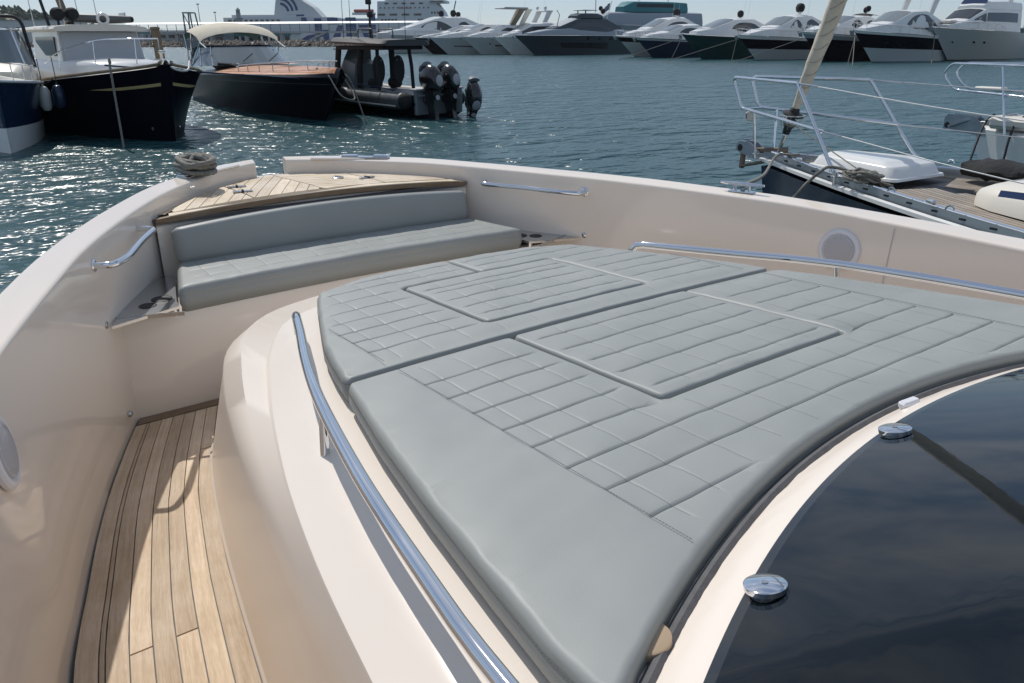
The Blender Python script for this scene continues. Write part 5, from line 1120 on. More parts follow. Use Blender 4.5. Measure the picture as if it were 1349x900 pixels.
# ================================================================== FAR QUAY: ROW OF MOTOR YACHTS
MT['grey_hull'] = mat('dark_grey_hull', (0.035, 0.05, 0.06), 0.25)
MT['teal_hull'] = mat('dark_teal_hull', (0.008, 0.045, 0.045), 0.22)
MT['pale_hull'] = mat('pale_grey_hull', (0.45, 0.49, 0.49), 0.3)
MT['ship_grey'] = mat('ship_grey', (0.27, 0.31, 0.35), 0.5)
MT['teal'] = mat('teal_paint', (0.02, 0.16, 0.18), 0.4)
MT['antifoul'] = mat('black_antifouling', (0.01, 0.012, 0.012), 0.6)
MT['silverglass'] = mat('pale_reflecting_glass', (0.13, 0.155, 0.17), 0.05, spec=.7)
MT['midglass'] = mat('grey_side_glass', (0.035, 0.042, 0.048), 0.06, spec=.7)
GY = 'motor yachts moored stern-to along the far quay'
def motor_yacht(name, label, x, y, hdg, h, bands, trunk, house, win, deckm='white', housem='white', domes=(), ants=(), ports=(), extra=None, railh=.7, windm='silverglass', front=None, group=GY):
    r_ = thing(name, (x, y+h.get('rake', h['zb']*1.45), 0), label, 'yacht', group, rz=rad(hdg))
    hh = dict(dict(rake=h['zb']*1.45, pd=2.2, md=.6, bn=.05, pw=1.7, bw=.8, fl=1.7, vs=1.05, zp=.75), **h)
    hull(r_, hh, [(0, .10, 'boot_stripe', 'antifoul')]+bands); deck_sheet(r_, hh, 'deck', deckm, v=.985, inset=.05, crown=.12)
    sheer_tube(r_, hh, 'rub_rail', 'chrome' if bands[-1][3] != 'grey_hull' else 'alu', .04, v=.985)
    zb_ = lambda x_: hull_pt(hh, min(1, max(0, -x_/hh['L'])), .97, 1).z
    if trunk: shell(r_, 'trunk', deckm, trunk, zb_)
    shell(r_, 'deckhouse', housem, house, zb_, crown=.09)
    if front: front_window(r_, house, zb_, *front, u=.94, mt=windm)
    for w_ in win: side_window(r_, house, zb_, mt='midglass', **w_)
    for p, rr in domes: dome(r_, p, rr*1.2)
    for p, hgt in ants: antenna(r_, p, hgt)
    for t, v, a_, b_ in ports:
        for s in (1, -1):
            c_ = hull_pt(hh, t, v, s); d_ = (hull_pt(hh, t+.01, v, s)-hull_pt(hh, t-.01, v, s)).normalized(); u_ = (hull_pt(hh, t, v+.02, s)-hull_pt(hh, t, v-.02, s)).normalized(); n_ = d_.cross(u_).normalized(); n_ = n_ if n_.y*s > 0 else -n_
            MB().add([c_+d_*a_*math.cos(q)+u_*b_*math.sin(q)+n_*.03 for q in np.linspace(0, 2*PI, 14, endpoint=False)]+[c_+d_*a_*math.cos(q)+u_*b_*math.sin(q)-n_*.05 for q in np.linspace(0, 2*PI, 14, endpoint=False)], [tuple(range(14))]+[(i, (i+1) % 14, 14+(i+1) % 14, 14+i) for i in range(14)]).build('porthole', 'darkglass', r_)
    if railh:
        for s in (1, -1):
            a = [hull_pt(hh, t, 1, s)+Vector((0, -s*.10, railh*min(1, (.62-t)/.12))) for t in np.linspace(.004, .58, 16)]
            rail(r_, a, .028, [(p, (p[0], p[1], hull_pt(hh, min(1, -p[0]/hh['L']), 1, s).z)) for p in a[::2]], mt='steel')
    an = MB().box((.10, 0, hh['zb']-.35), (.12, .5, .55), ry=.5, bev=.08); an.build('anchor', 'galv', r_)
    if extra: extra(r_, hh, zb_)
    return r_
def lines(stem, zb, dirs, lab):
    for i, (dx_, dy_) in enumerate(dirs):
        p = Vector((stem[0], stem[1]+4.4, zb)); mline('mooring_line', [p, p+Vector((dx_*.5, dy_*.5, -zb*.52)), p+Vector((dx_, dy_, -zb-.1))], .035, lab[i], 'rope', None)
def arch_(r_, x, z0, z1, w_, mt='white', lean=1.2, th=.35):
    for s in (1, -1):
        M = Matrix.Translation((0, s*w_-.1*s, 0)) @ Matrix.Rotation(PI/2, 4, 'X')
        MB().slab([(x, z0), (x-.9, z0), (x-.9-lean, z1), (x-lean+.3, z1)], .2, M).build('arch_leg', mt, r_, smooth=False)
    MB().box((x-lean-.35, 0, z1), (1.3, 2*w_, .22), bev=.08).build('arch_top', mt, r_)
def hull_window(t0, t1, v0, v1, mt='darkglass', n=14):
    def f(r_, hh, zb_):
        for s in (1, -1):
            ts = np.linspace(t0, t1, n); lo = [hull_pt(hh, t, v0+(v1-v0)*.25*(1-k/(n-1)), s)+Vector((0, s*.025, 0)) for k, t in enumerate(ts)]; hi = [hull_pt(hh, t, v1, s)+Vector((0, s*.025, 0)) for t in ts]
            MB().loft([lo, hi]).build('hull_window', mt, r_)
    return f
white_b = lambda m_='white': [(.10, 1.0, 'hull', m_)]
# M: big white flybridge yacht, nearest on the right
def exM(r_, hh, zb_):
    shell(r_, 'flybridge', 'white', [(-8.2, 6.05, 1.6), (-9.2, 6.5, 1.9), (-13, 6.6, 2.0), (-17, 6.5, 2.0)], 5.6)
    MB().loft([[(-8.6, w_*1.5, 6.3), (-9.4, w_*1.35, 7.0)] for w_ in (-1, -.6, 0, .6, 1)]).build('flybridge_screen', 'blueglass', r_)
    arch_(r_, -13.5, 6.4, 8.9, 1.9)
    hull_window(.0, .02, .5, .52)(r_, hh, zb_) if False else None
    MB().box((-3.4, 0, 4.25), (1.5, 1.6, .35), bev=.12).build('sun_pad', 'offwhite', r_)
motor_yacht('motor_yacht', 'large pale flybridge yacht with black wraparound windscreen and two portholes at right', 48.5, -97.6, 90, dict(L=21, B=2.75, zb=3.75, zs=3.0), [(.10, 1.0, 'hull', 'pale_hull')],
    [(-2.2, 3.9, .8), (-4.5, 4.3, 1.7), (-7, 4.5, 2.2), (-16, 4.4, 2.4)], [(-4.6, 4.2, 1.2), (-5.5, 4.6, 1.8), (-8.3, 5.75, 2.1), (-13, 5.85, 2.25), (-17, 5.8, 2.25)],
    [dict(x0=-5.4, x1=-16, v0=.42, v1=.80)], front=(-5.4, -7.9), windm='darkglass', ports=[(.28, .62, .24, .15), (.38, .62, .24, .15), (.10, .6, .12, .16)], ants=[((-14, .8, 8.9), 4)], extra=exM)
# L: white yacht, black band
def exL(r_, hh, zb_): arch_(r_, -12.0, 4.9, 7.0, 1.8); dome(r_, (-13.2, .7, 7.5), .3, 'white')
motor_yacht('motor_yacht', 'white sports yacht with a black hull band and arched glass side window', 50.9, -85.4, 90, dict(L=20, B=2.5, zb=3.45, zs=2.5), [(.10, .50, 'hull', 'pale_hull'), (.50, .90, 'hull_band', 'blackhull'), (.90, 1.0, 'sheer_band', 'white')],
    [(-1.6, 3.55, .6), (-4, 3.95, 1.5), (-7, 4.1, 2.0), (-15, 3.9, 2.2)], [(-4.8, 4.0, 1.2), (-5.6, 4.2, 1.7), (-8.6, 5.35, 1.95), (-11.5, 5.45, 2.05), (-15.5, 4.3, 2.1)],
    [dict(x0=-7.2, x1=-14.6, v0=.25, v1=.85, arch=.8)], front=(-5.6, -8.4), windm='clearglass', ports=[(.2, .70, .3, .09), (.34, .70, .3, .09)], extra=exL, ants=[((-12, .5, 5.4), 4.5)])
# K: navy hulled yacht with grey stripe
def exK(r_, hh, zb_):
    R_ = [[(x, w_*1.5, z-.25*abs(w_)**2) for w_ in (-1, -.5, 0, .5, 1)] for x, z in ((-10.6, 5.0), (-11.6, 5.3), (-13.2, 5.2))]; MB().loft(R_).build('bimini', 'cloth_black', r_)
    for p in ((-11.8, .6, 5.8), (-13, -.4, 5.7)): dome(r_, p, .32)
motor_yacht('motor_yacht', 'black hulled sports yacht with a grey sheer stripe behind the furled headsail', 56.6, -84.2, 90, dict(L=19, B=2.45, zb=3.3, zs=2.4), [(.10, .80, 'hull', 'blackhull'), (.80, .93, 'hull_band', 'ship_grey'), (.93, 1.0, 'sheer_band', 'white')],
    [(-1.6, 3.45, .6), (-4, 3.85, 1.5), (-7, 4.0, 1.95), (-15, 3.8, 2.1)], [(-4.6, 3.9, 1.2), (-5.4, 4.1, 1.6), (-8.0, 4.9, 1.9), (-10.8, 4.95, 2.0), (-14.5, 4.1, 2.05)],
    [dict(x0=-6.8, x1=-9.4, v0=.3, v1=.84, arch=.9), dict(x0=-9.6, x1=-13.6, v0=.3, v1=.8, arch=.6)], front=(-5.4, -7.9), extra=exK, ants=[((-9, .4, 4.9), 3.5)], ports=[(.25, .62, .3, .08)])
# J
def exJ(r_, hh, zb_): pass
motor_yacht('motor_yacht', 'white coupe yacht with black hull band and two black domes on its roof', 65.6, -83.9, 90, dict(L=20, B=2.5, zb=3.0, zs=2.35), [(.10, .50, 'hull', 'pale_hull'), (.50, .86, 'hull_band', 'blackhull'), (.86, 1.0, 'sheer_band', 'white')],
    [(-1.6, 3.1, .6), (-4, 3.6, 1.5), (-7.5, 3.85, 2.0), (-16, 3.6, 2.2)], [(-5.6, 3.8, 1.3), (-6.4, 4.0, 1.7), (-9.2, 5.15, 1.95), (-12, 5.3, 2.05), (-17, 3.9, 2.1)],
    [dict(x0=-7.6, x1=-10.4, v0=.25, v1=.84, arch=1.0), dict(x0=-10.7, x1=-16, v0=.25, v1=.82, arch=.55)], front=(-6.4, -8.9), windm='clearglass', domes=[((-11.0, .75, 6.15), .42), ((-12.6, -.5, 6.2), .46)], ants=[((-12.4, .9, 5.3), 3), ((-13, -.9, 5.2), 4)], extra=exJ)
# I dark teal
motor_yacht('motor_yacht', 'dark teal hulled yacht with white foredeck and long tinted windscreen', 72.7, -81.9, 90, dict(L=19, B=2.5, zb=3.15, zs=2.4), [(.10, .97, 'hull', 'teal_hull'), (.97, 1.0, 'sheer_band', 'white')],
    [(-2.2, 3.4, .7), (-4.5, 3.75, 1.6), (-8, 3.9, 2.0), (-16, 3.6, 2.2)], [(-3.8, 3.75, 1.0), (-5.0, 3.95, 1.6), (-8.4, 4.9, 1.9), (-12, 5.0, 2.0), (-16, 3.8, 2.0)],
    [dict(x0=-7.4, x1=-14.6, v0=.3, v1=.8, arch=.7)], front=(-4.4, -8.2), domes=[((-11.5, -.2, 5.6), .36)], ants=[((-12, .6, 5), 3.2), ((-12.6, -.6, 5), 2.4)], ports=[(.30, .70, .5, .07)], railh=0)
# H navy
motor_yacht('motor_yacht', 'low navy hulled cruiser with a pale sheer stripe between two taller yachts', 82.3, -82.6, 90, dict(L=17, B=2.3, zb=2.75, zs=2.1), [(.10, .88, 'hull', 'navy'), (.88, 1.0, 'sheer_band', 'pale_hull')],
    [(-1.8, 2.95, .6), (-4, 3.3, 1.4), (-7, 3.4, 1.8), (-14, 3.2, 2.0)], [(-4.6, 3.3, 1.1), (-5.5, 3.5, 1.5), (-8.2, 4.3, 1.75), (-11, 4.4, 1.85), (-14, 3.5, 1.9)], [dict(x0=-6.8, x1=-13, v0=.3, v1=.8, arch=.7)], front=(-5.4, -8.0), railh=.5)
# G
motor_yacht('motor_yacht', 'white bowed yacht with black sheer band, tinted coupe roof and twin domes', 88.2, -84.8, 90, dict(L=19, B=2.5, zb=3.0, zs=2.3), [(.10, .74, 'hull', 'pale_hull'), (.74, .93, 'hull_band', 'blackhull'), (.93, 1.0, 'sheer_band', 'white')],
    [(-2.0, 3.3, .7), (-4.5, 3.7, 1.6), (-8, 3.9, 2.0), (-16, 3.6, 2.2)], [(-5.2, 3.85, 1.2), (-6.2, 4.1, 1.7), (-9.4, 5.3, 1.9), (-12.5, 5.5, 2.0), (-17, 4.0, 2.05)],
    [dict(x0=-8.0, x1=-16, v0=.3, v1=.82, arch=.75)], front=(-6.2, -9.0), windm='clearglass', domes=[((-11.4, .8, 6.25), .38), ((-13.0, -.4, 6.25), .40)], ants=[((-12.2, .5, 5.5), 2.6), ((-12.4, -.8, 5.5), 3.6)])
# E dark grey
def exE(r_, hh, zb_):
    hull_window(.30, .74, .36, .66)(r_, hh, zb_)
    shell(r_, 'flybridge', 'grey_hull', [(-12.2, 6.1, 1.2), (-13.0, 6.45, 1.7), (-16.5, 6.5, 1.8), (-17.5, 6.2, 1.8)], 5.75)
    MB().box((-15, 0, 7.0), (3.2, 2.6, .14), bev=.05).build('sunroof', 'white', r_)
    for y in (1.0, -1.0): MB().box((-14.2, y, 6.7), (.14, .14, .6)).build('roof_post', 'black', r_); 
    o = MB().tube([(-20, 0, 5.7), (-21.0, 0, 8.6)], .06, n=6).build('flag_staff', 'white', r_)
    fl = MB(); n_ = 8
    fl.loft([[(-20.7-.18*math.sin(k*.9)*.3-.05*k, -.28*k, 8.3-.05*k-.06*k*(k > 3)) for k in range(n_)], [(-20.4-.18*math.sin(k*.9+.5)*.3-.05*k, -.28*k, 7.2-.10*k) for k in range(n_)]]); fl.build('flag', 'navy', o); dome(r_, (-18.2, .9, 6.9), .4); dome(r_, (-19, -.6, 7.4), .36)
    MB().tube([(-8.2, .8, 4.3), (-8.6, 1.0, 6.2), (-7.9, 1.1, 6.9)], .06, n=6).build('crane_post', 'black', r_)
    for i, x in enumerate((-12.6, -15.2, -17.6, -19.8)):
        pass
motor_yacht('motor_yacht', 'dark slate-grey yacht with oval side ports, long black hull window and a flag', 107.5, -80.8, 90, dict(L=24, B=2.9, zb=3.15, zs=3.0, zp=1), [(.10, .98, 'hull', 'grey_hull'), (.98, 1.0, 'sheer_band', 'ship_grey')],
    [(-2.5, 3.4, .8), (-6, 3.9, 1.8), (-10, 4.2, 2.2), (-22, 4.1, 2.5)], [(-7.0, 4.1, 1.3), (-8.2, 4.4, 1.8), (-12, 5.7, 2.1), (-18, 5.75, 2.3), (-22, 4.2, 2.3)],
    [dict(x0=-10.2, x1=-19.8, v0=.22, v1=.80, arch=.7)], front=(-8.2, -11.8), windm='ship_grey', housem='grey_hull', deckm='ship_grey', railh=0, ports=[(.55, .86, .45, .30), (.66, .86, .45, .30), (.77, .86, .45, .30), (.88, .86, .45, .30)], extra=exE)
# D2 behind E
def exD2(r_, hh, zb_):
    arch_(r_, -9.5, 5.2, 7.0, 1.6); antenna(r_, (-10.8, 0, 7.1), 2.2); dome(r_, (-10.6, .7, 7.5), .3, 'white'); dome(r_, (-9.9, -.6, 7.5), .28, 'white')
motor_yacht('motor_yacht', 'white flybridge cruiser partly hidden behind the dark slate-grey yacht', 114.8, -81.4, 90, dict(L=18, B=2.4, zb=2.9, zs=2.4), white_b(), [(-1.8, 3.1, .6), (-4, 3.6, 1.5), (-14, 3.6, 2.0)], [(-4.2, 3.7, 1.2), (-5, 4.0, 1.6), (-7, 5.0, 1.8), (-12, 5.1, 1.9)], [dict(x0=-5, x1=-11.6, v0=.35, v1=.8)], front=(-4.9, -6.9), extra=exD2, railh=.6)
# D with radar arch and hardtop
def exD(r_, hh, zb_):
    arch_(r_, -11.0, 4.6, 7.3, 1.7, 'offwhite', lean=2.0); MB().box((-10.6, 0, 7.55), (5.2, 3.2, .28), bev=.1).build('hardtop', 'alu', r_)
    MB().slab([(-9.2, 4.6), (-10.2, 4.6), (-12.6, 7.5), (-11.4, 7.5)], .2, Matrix.Translation((0, 1.5, 0)) @ Matrix.Rotation(PI/2, 4, 'X')).build('arch_brace', 'woodpost', r_, smooth=False)
    antenna(r_, (-13.2, .3, 7.6), 1.8); hull_window(.24, .62, .52, .60)(r_, hh, zb_)
motor_yacht('motor_yacht', 'white yacht with a raked radar arch carrying a flat dark hardtop', 119.6, -78.3, 90, dict(L=20, B=2.5, zb=3.0, zs=2.4), white_b('pale_hull'), [(-1.4, 3.1, .6), (-4, 3.6, 1.5), (-8, 3.9, 2), (-16, 3.6, 2.2)], [(-5, 3.9, 1.2), (-6, 4.1, 1.6), (-8.4, 4.8, 1.8), (-12, 4.8, 1.9), (-15, 3.9, 2)], [dict(x0=-6.6, x1=-12, v0=.3, v1=.8, arch=.7)], front=(-6, -8.2), windm='clearglass', extra=exD, ports=[(.2, .66, .2, .1), (.38, .66, .2, .1)], railh=.6)
# C
def exC(r_, hh, zb_): hull_window(.14, .5, .50, .56)(r_, hh, zb_); antenna(r_, (-10, .4, 4.8), 4); antenna(r_, (-11, -.4, 4.8), 5)
motor_yacht('motor_yacht', 'long white express cruiser with a thin dark stripe along its hull', 124.6, -74.6, 90, dict(L=21, B=2.6, zb=2.9, zs=2.5), white_b('pale_hull'), [(-1.4, 3.0, .6), (-5, 3.6, 1.6), (-9, 4.0, 2), (-17, 3.7, 2.2)], [(-7, 4.0, 1.2), (-8, 4.2, 1.6), (-11, 5.0, 1.8), (-14, 5.0, 1.9), (-17, 4.1, 2)], [dict(x0=-9, x1=-15, v0=.3, v1=.8, arch=.7)], front=(-8, -10.8), windm='clearglass', extra=exC, railh=.6)
# B black
motor_yacht('motor_yacht', 'black hulled yacht with only its bow showing beside a white express cruiser', 129.5, -74.3, 90, dict(L=20, B=2.5, zb=2.9, zs=2.4), [(.10, .96, 'hull', 'blackhull'), (.96, 1.0, 'sheer_band', 'white')], [(-1.4, 3.0, .6), (-5, 3.5, 1.6), (-16, 3.6, 2.1)], [(-6, 3.6, 1.2), (-7, 3.9, 1.6), (-10, 4.8, 1.8), (-15, 4.8, 1.9)], [dict(x0=-8, x1=-14, v0=.3, v1=.8)], front=(-7, -9.8), railh=.6)
# A sleek
def exA(r_, hh, zb_):
    hull_window(.10, .20, .35, .75)(r_, hh, zb_); dome(r_, (-15.2, .8, 7.2), .55); dome(r_, (-18.2, .4, 7.3), .6); dome(r_, (-20, -.6, 7.1), .5)
    MB().tube([(-18.5, -.4, 6.6), (-19.4, -.4, 9.6)], .12, n=6).build('mast', 'black', r_)
motor_yacht('motor_yacht', 'sleek pale grey yacht with a swooping black side window, farthest left of the row', 141.5, -72.6, 90, dict(L=27, B=3.0, zb=3.5, zs=3.0), white_b('pale_hull'), [(-1.8, 3.7, .8), (-6, 4.3, 1.9), (-10, 4.6, 2.4), (-24, 4.4, 2.6)], [(-7, 4.6, 1.4), (-9, 5.1, 2), (-14, 6.5, 2.3), (-20, 6.6, 2.4), (-25, 4.8, 2.4)], [dict(x0=-9.5, x1=-17, v0=.30, v1=.88, arch=.6), dict(x0=-18, x1=-22, v0=.3, v1=.75, arch=.7)], front=(-8.8, -13.6), windm='pale_hull', extra=exA)
# F big grey ship behind
def exF(r_, hh, zb_):
    shell(r_, 'upper_deck', 'teal', [(-10, 8.1, 1.2), (-12, 9.0, 2.2), (-22, 9.1, 2.6), (-26, 9.0, 2.6)], 7.2)
    side_window(r_, [(-10, 8.1, 1.2), (-12, 9.0, 2.2), (-22, 9.1, 2.6), (-26, 9.0, 2.6)], 7.2, -12.5, -22, .45, .8)
    for x in (-4, -15, -23): MB().tube([(x, 0, 7), (x, 0, 11.5)], .08, n=6).build('light_mast', 'alu', r_)
    for i in range(9): side_window(r_, [(-6, 7.0, 2.4), (-30, 7.3, 3.2)], 4.6, -11-1.9*i, -12.1-1.9*i, .45, .72, nm='deck_window', n=2)
motor_yacht('motor_yacht', 'big grey ship-like yacht with a teal wheelhouse rising behind the row', 116.5, -98.5, 90, dict(L=32, B=3.4, zb=5.2, zs=4.6, rake=1.0), [(.10, 1.0, 'hull', 'ship_grey')], None, [(-3, 5.6, 1.6), (-6, 7.0, 2.4), (-20, 7.2, 3.0), (-30, 7.2, 3.2)], [], housem='ship_grey', deckm='teal', extra=exF, ports=[(.1, .55, .5, .4), (.24, .55, .5, .4), (.34, .55, .5, .4)], railh=0)
# N right edge + one more behind
motor_yacht('motor_yacht', 'white yacht bow at the extreme right edge with a dark anchor', 38.9, -97.5, 90, dict(L=20, B=2.6, zb=3.6, zs=2.9), white_b('pale_hull'), [(-2, 3.8, .7), (-5, 4.2, 1.7), (-16, 4.2, 2.3)], [(-5, 4.2, 1.3), (-6, 4.6, 1.8), (-9, 5.8, 2.1), (-15, 5.8, 2.2)], [dict(x0=-6.4, x1=-14, v0=.3, v1=.8)], front=(-6, -8.8))
lines((50.9, -85.4), 2.6, ((-4.2, 6.5), (-.6, 1.6)), ('slanting mooring line at the bow of the black-banded arched-window yacht', 'steep mooring line beside the black-banded arched-window yacht bow'))
lines((48.5, -97.6), 2.7, ((-3.5, 6.5),), ('long slanting mooring line from the large pale flybridge yacht bow',))
lines((65.6, -83.9), 2.4, ((-.2, .8), (5.0, 7.0)), ('near vertical mooring line at the bow of the twin-domed coupe yacht', 'mooring line slanting left from the twin-domed coupe yacht across teal hull'))
lines((72.7, -81.9), 2.6, ((.5, 1.2), (5.0, 6.5)), ('near vertical mooring line at the dark teal yacht bow', 'mooring line slanting left from the dark teal yacht bow'))
lines((56.6, -84.2), 2.5, ((4.5, 6.5),), ('mooring line slanting from the black hulled sports yacht beside the furled headsail',))
# far quay the row is moored to
tag(MB().box((85, -118, .55), (220, 6, 1.9), bev=.1).build('quay', 'ship_grey'), kind='structure')

# ================================================================== BREAKWATER, WALKWAY, FERRY, HILL
MT['rock'] = mat('breakwater_rock', (0.20, 0.165, 0.13), 0.9, noise=.35, nscale=.25)
MT['concrete'] = mat('quay_concrete', (0.30, 0.305, 0.30), 0.8, noise=.1, nscale=.1)
MT['pale_wall'] = mat('pale_wall', (0.52, 0.52, 0.50), 0.8, noise=.06, nscale=.08)
MT['walk_white'] = mat('white_canopy', (0.80, 0.80, 0.78), 0.5)
MT['steelgrey'] = mat('painted_steel', (0.16, 0.18, 0.19), 0.6)
MT['ship_white'] = mat('ferry_white', (0.55, 0.57, 0.58), 0.5)
MT['ship_blue'] = mat('ferry_blue', (0.012, 0.045, 0.16), 0.5)
MT['ship_teal'] = mat('ferry_teal', (0.0, 0.10, 0.12), 0.5)
MT['foliage'] = mat('pine_foliage', (0.050, 0.075, 0.048), 0.9, noise=.4, nscale=.2)
MT['hill'] = mat('dry_hillside', (0.20, 0.18, 0.13), 0.9, noise=.3, nscale=.02)
FW = Vector((math.cos(-YAW), math.sin(-YAW), 0)); RT = Vector((math.sin(-YAW), -math.cos(-YAW), 0)); C0 = Vector((0, 1.5774, 0))
FLOC = {}
def frame(depth, lat, rz=0.0, z=0): return C0+FW*depth+RT*lat+Vector((0, 0, z)), -YAW-PI/2+rz
# the shore frame: local x runs to the right along the shore, local y away from the camera
p_, rz_ = frame(300, -90, rad(-9))
bw = thing('breakwater', p_, 'long rocky breakwater with a concrete quay behind the boats at left', 'breakwater', rz=rz_)
MB().loft([[(-170, -3, 0), (-170, 0, 1.2), (-170, 14, 1.6), (-170, 20, -1)], [(62, -3, 0), (62, 0, 1.2), (62, 14, 1.6), (62, 20, -1)]]).build('quay_core', 'concrete', bw, smooth=False)
rr_ = random.Random(8); mb = MB()
for i in range(1500):
    x = rr_.uniform(-170, 64); t = rr_.random(); sz = rr_.uniform(.5, 1.25); c_ = Vector((x, -4.5+4.5*t+rr_.uniform(-.4, .4), -.1+1.9*t+rr_.uniform(-.2, .3)))
    vs = [c_+Vector((sz*rr_.uniform(.6, 1.15)*a, sz*rr_.uniform(.6, 1.15)*b_, sz*rr_.uniform(.5, .9)*e)) for a, b_, e in ((-1, 0, 0), (1, 0, 0), (0, -1, 0), (0, 1, 0), (0, 0, -1), (0, 0, 1))]
    mb.add(vs, [(0, 2, 5), (2, 1, 5), (1, 3, 5), (3, 0, 5), (2, 0, 4), (1, 2, 4), (3, 1, 4), (0, 3, 4)])
tag(mb.build('rocks', 'rock', bw, smooth=False), kind='stuff')
# elevated passenger walkway
wk = thing('walkway', frame(318, -90, rad(-9))[0], 'elevated passenger walkway with a long white roof and railings in front of the ferry', 'walkway', rz=rz_)
X0, X1 = -62, 66
MB().loft([[(x, -1.9, 8.0), (x, -1.9, 8.1), (x, -.5, 8.75), (x, 1.9, 8.75), (x, 1.9, 8.0)] for x in (X0, X1)], closed=True, cap0=True, cap1=True).build('canopy_roof', 'walk_white', wk, smooth=False)
MB().box(((X0+X1)/2+5, 0, 5.0), (X1-X0-10, 3.4, .7)).build('walkway_deck', 'concrete', wk, smooth=False)
for i in range(33):
    x = X0+2+i*3.9
    if i == 0: post = MB().box((0, -1.6, 6.75), (.18, .18, 2.9)).build('roof_post', 'steelgrey', wk, smooth=False); post.location.x = x
    else: c_ = post.copy(); COL.objects.link(c_); c_.location.x = x
for z in (5.8, 6.4): MB().tube([(X0+8, -1.65, z), (X1, -1.65, z)], .05, n=5).build('handrail', 'alu', wk)
for i in range(9):
    x = X0+6+i*14.5
    if i == 0: pier = MB().box((0, 0, 2.4), (1.1, 1.6, 4.8)).build('pier', 'concrete', wk, smooth=False); pier.location.x = x
    else: c_ = pier.copy(); COL.objects.link(c_); c_.location.x = x
st_ = MB()
st_.slab([(0, 1.6), (1.5, 1.6), (9.5, 5.0), (8.0, 5.0)], 1.6, Matrix.Translation((12, -1.0, 0)) @ Matrix.Rotation(PI/2, 4, 'X')); st_.build('ramp', 'concrete', wk, smooth=False)
rr_ = random.Random(4)
for i, (x, w_, h_) in enumerate(((-48, 4, 2), (-38, 6, 2.4), (-2, 5, 2.6), (20, 4, 2.2), (44, 7, 2.8))):
    pass
# terminal building, long pale wall, sheds
def building(p, rz, dims, label, wallm, wins=None, roofm='steelgrey', name='building', bands=()):
    t_ = thing(name, p, label, 'building', None, rz=rz); w_, d_, h_ = dims
    MB().box((0, 0, h_/2), (w_, d_, h_)).build('wall', wallm, t_, smooth=False); MB().box((0, 0, h_+.25), (w_+.8, d_+.8, .5)).build('roof', roofm, t_, smooth=False)
    if wins:
        nx, z0, ww, wh = wins; w0 = None
        for i in range(nx):
            x = -w_/2+(i+.5)*w_/nx
            if w0 is None: w0 = MB().box((0, -d_/2-.02, z0), (ww, .16, wh)).build('window', 'darkglass', t_, smooth=False); w0.location.x = x
            else: c_ = w0.copy(); COL.objects.link(c_); c_.location.x = x
    for z, hb, mt in bands: MB().box((0, -d_/2-.05, z), (w_, .2, hb)).build('facade_band', mt, t_, smooth=False)
    return t_
building(frame(345, -147, rad(-9))[0], rz_, (56, 14, 5.6), 'long low grey-green terminal building on the quay', 'concrete', (14, 3.8, 2.6, 1.2), 'walk_white', bands=((1.6, 1.2, 'steelgrey'), (5.0, .5, 'teal')))
building(frame(330, -118, rad(-9))[0], rz_, (11, 8, 4.2), 'small grey kiosk building on the quay below the walkway', 'steelgrey', (3, 2.6, 2, 1.2))
building(frame(520, -322, rad(-9))[0], rz_, (110, 20, 13.5), 'long pale plain warehouse wall at the far left', 'pale_wall', (12, 9, 3, 1.6), 'concrete')
building(frame(352, -104, rad(-9))[0], rz_, (26, 10, 4.6), 'teal and white ferry terminal hall behind the mahogany runabout', 'pale_wall', (8, 2.8, 2.2, 1.8), 'teal', bands=((4.1, .7, 'teal'),))
# steel gangway tower
tw = thing('gangway_tower', frame(112, -43.5, 0)[0], 'dark steel lattice gangway tower on a pile at the left', 'tower', rz=rz_)
for a_, b_ in (((-.7, 0, 0), (-.55, 0, 6.0)), ((.7, 0, 0), (.45, 0, 6.0)), ((-.7, 1.2, 0), (-.5, 1.2, 6.0)), ((1.05, 1.2, 1.5), (.5, 1.2, 6.0))): MB().tube([a_, b_], .11, n=6).build('tower_leg', 'steelgrey', tw)
for z in (1.4, 2.6, 3.5, 6.0):
    MB().tube([(-.65, 0, z), (.65-.03*z, 0, z), (.65-.03*z, 1.2, z), (-.65, 1.2, z)], .09, n=5, closed=True).build('tower_brace', 'steelgrey', tw)
for a_, b_ in (((-.55, 0, 5.9), (.5, 0, 3.6)), ((-.65, 0, 3.4), (.6, 0, 1.5))): MB().tube([a_, b_], .06, n=5).build('tower_diagonal', 'steelgrey', tw)
MB().tube([(0, .5, -1.5), (0, .5, 1.6)], .5, n=10).build('tower_pile', 'steelgrey', tw); MB().box((0, .6, 2.0), (1.8, 1.6, .9)).build('tower_cabin', 'steelgrey', tw, smooth=False)
